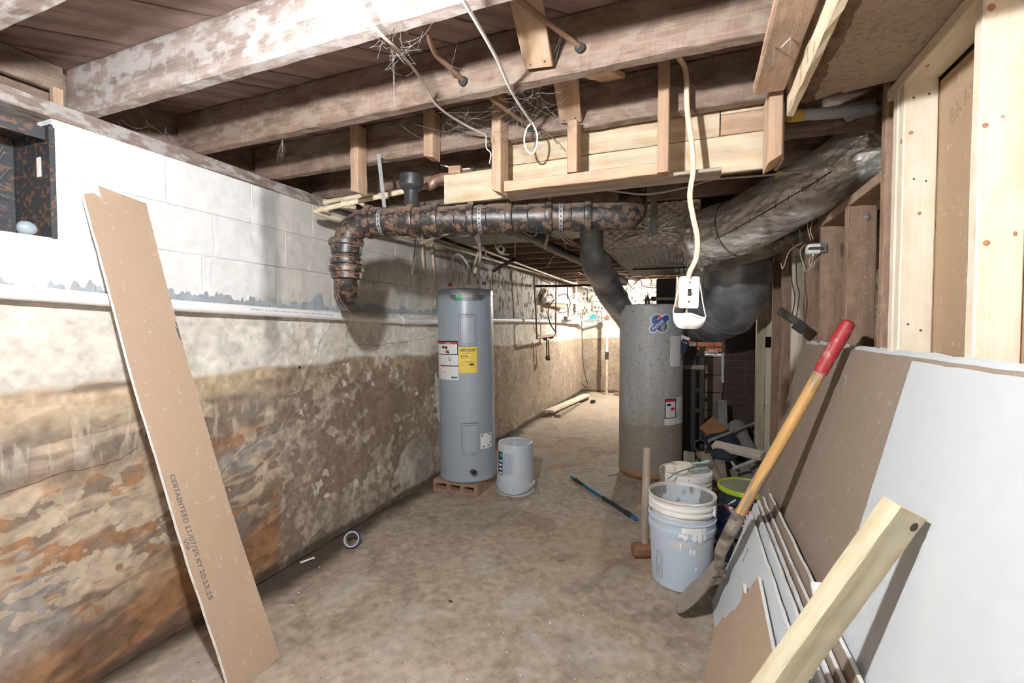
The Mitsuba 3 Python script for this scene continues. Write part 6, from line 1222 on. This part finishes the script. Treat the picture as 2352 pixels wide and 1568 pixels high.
for lab, pts, r_ in (('looped cable dangling behind the heater hoses', (V(*(-1.307, 3.000, 2.089)) * V(1, 1, 0) + V(0, 0, 2.15), (-1.307, 3.000, 2.089), (-1.307, 3.000, 1.995), (-1.293, 3.000, 1.917), (-1.256, 3.000, 1.884), (-1.236, 3.000, 1.907), (-1.263, 3.000, 1.937), (-1.286, 3.000, 1.910), (-1.256, 3.000, 1.877), (-1.199, 3.000, 1.865)), 0.008),
                     ('cable dropping from the drain to the black bar', ((-1.387, 3.600, 2.203), (-1.421, 3.700, 2.076), (-1.464, 3.800, 1.979)), 0.006),
                     ('cables looping by the far round duct', ((-0.840, 2.600, 1.966), (-0.838, 2.700, 1.968), (-0.821, 2.700, 1.919), (-0.843, 2.700, 1.851), (-0.835, 2.700, 1.847), (-0.821, 2.700, 1.897)), 0.006),
                     ('pair of tan cables running into the round duct shadow', (V(*(-0.780, 2.600, 1.974)) * V(1, 1, 0) + V(0, 0, 2.16), (-0.759, 2.600, 1.954), (-0.774, 2.800, 1.948), (-0.783, 3.000, 1.928), (-0.739, 3.200, 1.926)), 0.008),
                     ('second pair of cables beside the round duct', ((-0.737, 2.600, 1.955), (-0.732, 2.700, 1.944), (-0.751, 2.900, 1.929), (-0.740, 3.200, 1.939)), 0.007),
                     ('thin wires sagging in a bundle under the far joists', ((-1.046, 2.700, 2.018), (-1.006, 2.750, 1.970), (-0.949, 2.800, 1.939), (-0.878, 2.700, 1.963)), 0.004),
                     ('zigzag thin white wire hanging under the far joists', ((-0.820, 3.400, 2.034), (-0.940, 3.600, 2.020), (-1.003, 3.800, 2.009), (-1.224, 4.200, 2.023), (-1.368, 4.500, 1.976)), 0.004)):
    single('hanging_cable', lab, 'cable', tube(pts, r_, 8, 7), 'cord_grey', 40)
tang = []
for i in range(16):
    a = V(rg.uniform(-1.75, -0.75), rg.uniform(6.2, 8.6), 2.12); q = [a]
    for j in range(4): q.append(q[-1] + V(rg.uniform(-0.05, 0.22), rg.uniform(0.0, 0.25), rg.uniform(-0.09, 0.07)))
    q = [V(p_[0], p_[1], min(p_[2], 2.13)) for p_ in q]
    tang.append(tube(q, rg.uniform(0.005, 0.009), 5, 6))
single('far_wiring', 'tangle of pale cables stapled under the far joists', 'wiring', cat(*tang), 'cord_tan', 40, kind='stuff')

# ---------------------------------------------------------------- cobwebs
def strand(a, b, sag, n=9):
    a, b = V(*a), V(*b); t = np.linspace(0, 1, n)[:, None]
    return sweep(a + (b - a) * t - V(0, 0, 1) * sag * 4 * t * (1 - t), 0.0004, 4)
webs = []
rg = np.random.default_rng(21)
hubs_ = [V(-0.82, 1.50, 2.12), V(-0.62, 1.62, 2.16), V(-0.47, 1.55, 2.14), V(-0.70, 1.70, 2.12), V(-0.42, 1.70, 2.12), V(-0.92, 1.60, 2.13)]
for i in range(70):
    a = hubs_[rg.integers(len(hubs_))] + rg.normal(0, 0.045, 3) * V(1, 0.8, 0.5); b = hubs_[rg.integers(len(hubs_))] + rg.normal(0, 0.05, 3) * V(1, 0.8, 0.5)
    if np.linalg.norm(a - b) < 0.35: webs.append(strand(a, b, rg.uniform(0.0, 0.05)))
for a, b, s_ in (((-1.05, 1.50, 2.135), (-0.90, 1.60, 2.10), 0.03), ((-0.90, 1.60, 2.10), (-0.80, 1.62, 2.15), 0.035), ((-0.93, 1.6, 2.15), (-0.78, 1.68, 2.11), 0.06), ((-0.72, 0.98, 2.09), (-0.83, 1.05, 2.13), 0.01), ((-0.735, 1.02, 2.085), (-0.735, 1.02, 1.99), 0.0), ((-0.74, 1.02, 2.10), (-0.735, 1.02, 1.93), 0.0), ((-0.70, 1.0, 2.07), (-0.62, 1.03, 2.135), 0.02), ((-0.32, 1.38, 2.20), (-0.39, 1.36, 2.165), 0.004), ((-0.36, 1.32, 2.21), (-0.40, 1.372, 2.16), 0.01), ((-0.34, 1.30, 2.25), (-0.405, 1.37, 2.18), 0.01), ((-0.64, 1.2, 2.2), (-0.73, 1.3, 2.17), 0.02), ((-0.72, 1.28, 2.18), (-0.52, 1.36, 2.20), 0.03)):
    webs.append(strand(a, b, s_))
for i in range(40):
    a = V(-0.745, 1.03, 2.10) + rg.normal(0, 0.03, 3); b = a + rg.normal(0, 0.035, 3); webs.append(strand(a, b, 0.005, 5))
for i in range(30):
    a = V(-0.545, 1.47, 2.135) + rg.normal(0, 0.03, 3) * V(1.6, 1, 0.5); b = a + rg.normal(0, 0.05, 3) * V(1, 1, 0.4); webs.append(strand(a, b, 0.006, 5))
for i in range(16):
    a = V(-2.05, 1.20, 2.15) + rg.normal(0, 0.05, 3) * V(0.6, 1.5, 0.4); b = a + rg.normal(0, 0.07, 3) * V(0.8, 1.2, 0.4); webs.append(strand(a, b, 0.02, 6))
for i in range(10):
    a = V(-1.62, 1.46, 2.12) + rg.normal(0, 0.012, 3); webs.append(strand(V(-1.60, 1.44, 2.14), a - V(0, 0, rg.uniform(0, 0.06)), 0.0, 4))
single('cobweb', 'grey cobwebs strung between the joists and cables', 'cobweb', cat(*webs), 'web', True, kind='stuff')

# ---------------------------------------------------------------- things on the old studs
K = thing('doorbell_transformer', 'small white transformer clipped to the edge of an old stud', 'transformer')
tq = V(*(0.600, 2.790, 1.758))
part(K, 'body', obox(tq, (1, 0.1, 0), (0, 0, 1), 0.062, 0.052, 0.05, 0.008), 'clean_white')
part(K, 'core', obox(tq + V(0.004, -0.004, 0), (1, 0.1, 0), (0, 0, 1), 0.066, 0.014, 0.056, 0.002), 'dirty_steel', label='dark metal core band')
part(K, 'bracket', obox(tq + V(0.042, 0.0, 0.002), (1, 0.1, 0), (0, 0, 1), 0.030, 0.046, 0.022, 0.002), 'zinc_strap')
part(K, 'knob', lathe([(0, 0), (0.008, 0), (0.007, 0.012), (0, 0.014)], 12, tq + V(0, 0, -0.027), (0, 0, -1)), 'galvanised', 30)
for pts in (((0.585, 2.780, 1.803), (0.570, 2.780, 1.876), (0.574, 2.780, 1.910)), ((0.597, 2.780, 1.807), (0.584, 2.780, 1.853), (0.591, 2.780, 1.906)), ((0.598, 2.780, 1.716), (0.586, 2.770, 1.666), (0.563, 2.770, 1.644), (0.554, 2.770, 1.677)), ((0.587, 2.780, 1.717), (0.578, 2.770, 1.682), (0.597, 2.770, 1.665), (0.606, 2.770, 1.692)),
            ((0.562, 2.780, 1.786), (0.537, 2.770, 1.746), (0.554, 2.770, 1.677), (0.562, 2.770, 1.653)), ((0.552, 2.780, 1.796), (0.488, 2.750, 1.752), (0.460, 2.750, 1.670), (0.452, 2.750, 1.661), (0.446, 2.750, 1.689))):
    part(K, 'wire', tube(pts, 0.0022, 7, 6), 'cord_grey', 40)
part(K, 'splice', tube([(0.531, 2.760, 1.875), (0.534, 2.760, 1.819), (0.542, 2.770, 1.793)], 0.0045, 4, 8), 'black_rubber', 40, 'black taped splice')
K = thing('junction_block', 'small dirty black terminal block hanging on wires by the studs', 'terminal block')
jq0, jq1 = V(*(0.482, 2.950, 1.442)), V(*(0.590, 2.950, 1.358)); jd = unit(jq1 - jq0)
part(K, 'body', obox((jq0 + jq1) / 2, jd, (0.3, 0, 1), np.linalg.norm(jq1 - jq0) + 0.02, 0.042, 0.03, 0.003), 'dark_plastic')
part(K, 'end', obox(jq1 - V(0.012, 0, 0.005), jd, (0.3, 0, 1), 0.06, 0.056, 0.036, 0.004), 'black_plastic')
for pts in (((0.534, 2.950, 1.817), (0.533, 2.950, 1.623), (0.551, 2.950, 1.524), (0.540, 2.950, 1.422)), ((0.552, 2.950, 1.743), (0.559, 2.950, 1.597), (0.572, 2.950, 1.536), (0.560, 2.950, 1.407))):
    part(K, 'wire', tube(pts, 0.003, 7, 6), 'black_rubber', 40)
single('screw_head', 'big round screw head in the old stud below its plate', 'screw', lathe([(0, 0), (0.011, 0), (0.012, 0.003), (0.008, 0.006), (0, 0.007)], 18, (0.705, 2.374, 1.822), (0, -1, 0)), 'zinc_strap', 30)

# ---------------------------------------------------------------- debris pile behind the buckets
def log(a, b, r): return sweep([V(*a), (V(*a) + V(*b)) / 2, V(*b)], r, 18)
single('grey_channel', 'grey metal channel standing on end in the debris pile', 'channel', obox((0.309, 4.979, 0.414), (0.93, 0.36, 0), (0.24, 0.0, -0.97), 0.085, 0.40, 0.10, 0.003), 'channel_grey')
single('wooden_crate_end', 'orange-brown timber block lying tilted in the debris pile', 'block', obox((0.218, 4.727, 0.371), (0.7, 0.25, 0.65), (-0.6, 0.2, 0.75), 0.17, 0.17, 0.16, 0.005), 'hanger_plain')
K = thing('waste_pipe_piece', 'thick grey plastic pipe leaning across the debris pile', 'pipe')
pa_, pb_ = V(*(0.443, 4.976, 0.368)), V(*(0.651, 4.239, -0.017))
part(K, 'pipe', log(pa_, pb_, 0.068), 'grey_pvc', 40)
part(K, 'hub', sweep([pa_ - unit(pb_ - pa_) * 0.02, pa_, pa_ + unit(pb_ - pa_) * 0.10, pa_ + unit(pb_ - pa_) * 0.12], [0.06, 0.082, 0.082, 0.07], 20), 'grey_pvc', 40)
K = thing('black_pipe_piece', 'open black pipe end in the debris pile facing the camera', 'pipe')
oq = V(*(0.117, 4.629, 0.225)); od = unit(V(-0.15, -1, 0.15))
part(K, 'pipe', lathe([(0.052, -0.30), (0.056, -0.30), (0.056, 0.0), (0.060, 0.002), (0.060, 0.02), (0.050, 0.02), (0.050, -0.29), (0.0, -0.29)], 28, oq, od), 'black_plastic', 30)
single('steel_rod', 'pale crusty steel rod lying across the debris pile', 'rod', wavy(log((0.175, 4.386, 0.334), (0.608, 4.882, 0.434), 0.013), 0.003, 30), 'rod_grey', 40)
single('steel_rod', 'grey pipe standing upright through the debris pile', 'rod', log((0.381, 4.738, 0.395), (0.404, 4.466, 0.053), 0.014), 'rod_grey', 40)
single('plastic_rod', 'thin white pipe across the front of the debris pile', 'pipe', log((0.350, 4.096, 0.187), (0.606, 4.263, 0.274), 0.014), 'dirty_white', 40)
single('plastic_rod', 'short white pipe slanting in the debris pile', 'pipe', log((0.325, 4.334, 0.226), (0.383, 4.247, 0.154), 0.012), 'dirty_white', 40)
single('lumber_offcut', 'pale 2x4 piece lying across the debris pile with a knot', 'offcut', board((0.219, 4.402, 0.299), (0.573, 4.165, 0.297), 0.085, 0.042, up=(0.1, 0.9, 0.4), seg=6, seed=91), 'new_pine')
for q, (a, b, w_, m_) in enumerate((((0.009, 4.264, 0.238), (0.021, 3.996, 0.109), 0.09, 'grey_wood'), ((0.137, 4.261, 0.237), (0.221, 3.860, 0.124), 0.09, 'grey_wood'), ((0.255, 4.252, 0.191), (0.256, 3.927, 0.107), 0.085, 'grey_wood'), ((0.076, 4.396, 0.187), (0.326, 4.495, 0.218), 0.06, 'old_stud'), ((0.170, 3.573, 0.172), V(*(0.170, 3.573, 0.172)) * V(1, 1, 0), 0.07, 'hanger_wood'), ((0.136, 3.775, 0.192), V(*(0.136, 3.775, 0.192)) * V(1, 1, 0), 0.12, 'old_stud'))):
    single('wood_offcut', ('greyish offcut with green paint behind the white bucket', 'greyish offcut standing beside the white bucket, snapped at its end', 'greyish offcut right of the snapped one', 'dark offcut lying under the pale 2x4 piece', 'orange offcut between the white bucket and the plaster tub', 'dark brown offcut low behind the buckets')[q], 'offcut', board(a, b, w_, 0.038, up=(1, 0.3, 0), seed=95 + q), m_)
for lab, a, b, c, m_ in (('dark blue cloth heap under the debris pile', (0.287, 4.643, 0.271), (0.16, 0.14, 0.09), 5, 'cloth_blue'), ('dark blue cloth lump at the front of the debris pile', (0.271, 4.366, 0.215), (0.14, 0.11, 0.06), 6, 'cloth_blue'), ('dark rubbish bag at the bottom of the debris pile', (0.541, 4.952, 0.113), (0.22, 0.16, 0.12), 7, 'black_rubber')):
    single('rag_heap', lab, 'cloth', wavy(trimesh.creation.icosphere(3, 1.0).apply_transform(np.diag([*b, 1.0])).apply_translation(a), 0.05, 8, c), m_, True)
single('old_faucet', 'black crusty tap leaning on the treated post', 'tap', wavy(cat(trimesh.creation.icosphere(2, 0.035).apply_translation((0.617, 5.043, 0.338)), tube([(0.617, 5.043, 0.338), (0.662, 5.041, 0.372), (0.706, 5.026, 0.388)], 0.016, 5, 8), tube([(0.662, 5.041, 0.372), (0.663, 5.006, 0.285)], 0.02, 3, 8)), 0.012, 30), 'dirty_steel')
for q, (a, sz_) in enumerate((((0.433, 4.410, 0.050), 0.16), ((0.540, 4.503, 0.050), 0.17), ((0.468, 4.589, 0.080), 0.15))):
    single('tile_piece', ('pale square tile lying left in the debris', 'pale square tile lying right in the debris', 'pale square tile lying behind the other two in the debris')[q], 'tile', obox(a, (1, 0.2, 0.0), (0.0, 0.9, 0.25), sz_, 0.15, 0.012, 0.002), 'tile_grey')
single('rubbish_bag', 'crumpled navy and white plastic bag squeezed between the buckets and the tub', 'bag', wavy(trimesh.creation.icosphere(4, 1.0).apply_transform(np.diag([0.075, 0.13, 0.17, 1.0])).apply_translation((0.180, 2.83, 0.165)), 0.045, 14, 3), 'bag_navy', True)

# ---------------------------------------------------------------- odds and ends on the floor
for q, (lab, p_, s_) in enumerate((('flake of tan mortar on the floor left of the middle', (-1.490, 2.371, 0.004), 0.018), ('flake of tan mortar on the floor in front of the blue pole', (-0.682, 2.518, 0.004), 0.022), ('flake of tan mortar by the upturned bucket', (-1.308, 3.282, 0.006), 0.022), ('small dark flake on the floor near the foreground', (-1.076, 1.923, 0.004), 0.010))):
    single('mortar_flake', lab, 'flake', wavy(trimesh.creation.icosphere(2, s_).apply_transform(np.diag([1.2, 0.9, 0.22, 1])).apply_translation(p_), 0.008, 60, q), 'drywall_back_grey' if q < 3 else 'dark_wood')
single('paint_peel', 'thin white sliver of peeled paint on the floor by the wall', 'sliver', wavy(board((-2.053, 1.925, 0.006), (-2.018, 1.993, 0.010), 0.018, 0.003, up=(1, 0, 0))[0], 0.004, 40), 'drywall_edge')
single('plastic_stick', 'short white stick on the floor left of the grey tank', 'stick', log((-0.668, 4.116, 0.008), (-0.595, 4.210, 0.008), 0.007), 'dirty_white', 40)
pebbles = []
rg = np.random.default_rng(31)
for i in range(260):
    x, y = rg.uniform(-1.95, 0.3), rg.uniform(1.0, 5.0) ** 1.0
    s_ = rg.uniform(0.0012, 0.004)
    pebbles.append(trimesh.creation.icosphere(0, s_).apply_transform(np.diag([1.3, 1, 0.6, 1])).apply_translation((x, y, s_ * 0.3)))
single('grit', 'pale grit scattered over the concrete floor', 'grit', cat(*pebbles), 'drywall_edge', kind='stuff')

# ---------------------------------------------------------------- lamps
def bulb_lamp(label, spec, top):
    key = thing('bulb_lamp', label, 'lamp')
    x, y, z = spec['pos']; r = spec['r']
    L = spec['power']
    bulb = lathe([(0, -r), (r * 0.5, -r * 0.87), (r * 0.87, -r * 0.5), (r, 0), (r * 0.87, r * 0.5), (r * 0.55, r * 0.95), (0, r * 1.1)], 20, (x, y, z))
    k = part(key, 'bulb', bulb, 'label_white', True)
    scene[k]['emitter'] = {'type': 'area', 'radiance': rgb(*[L * c for c in spec['color']])}
    part(key, 'socket', lathe([(0, r * 1.1), (0.018, r * 1.12), (0.02, r * 1.5), (0.024, r * 1.6), (0.024, r + 0.055), (0.008, r + 0.06), (0, r + 0.06)], 20, (x, y, z)), 'porcelain', 30)
    part(key, 'cord', tube([(x, y, z + r + 0.058), (x, y, top)], 0.003, 3, 8), 'black_rubber')
bulb_lamp('bare bulb hanging between the nearest joists', LAMP_NEAR, 2.317)
bulb_lamp('bright bare bulb shining between the black duct and the grey tank', LAMP_FAR, 2.317)
bulb_lamp('added unseen bulb behind the furnace that lights the bricks', ADDED_LAMP_NOOK, 2.317)
bulb_lamp('added fill bulb behind the photographer, out of view', ADDED_FILL_REAR, 2.317)
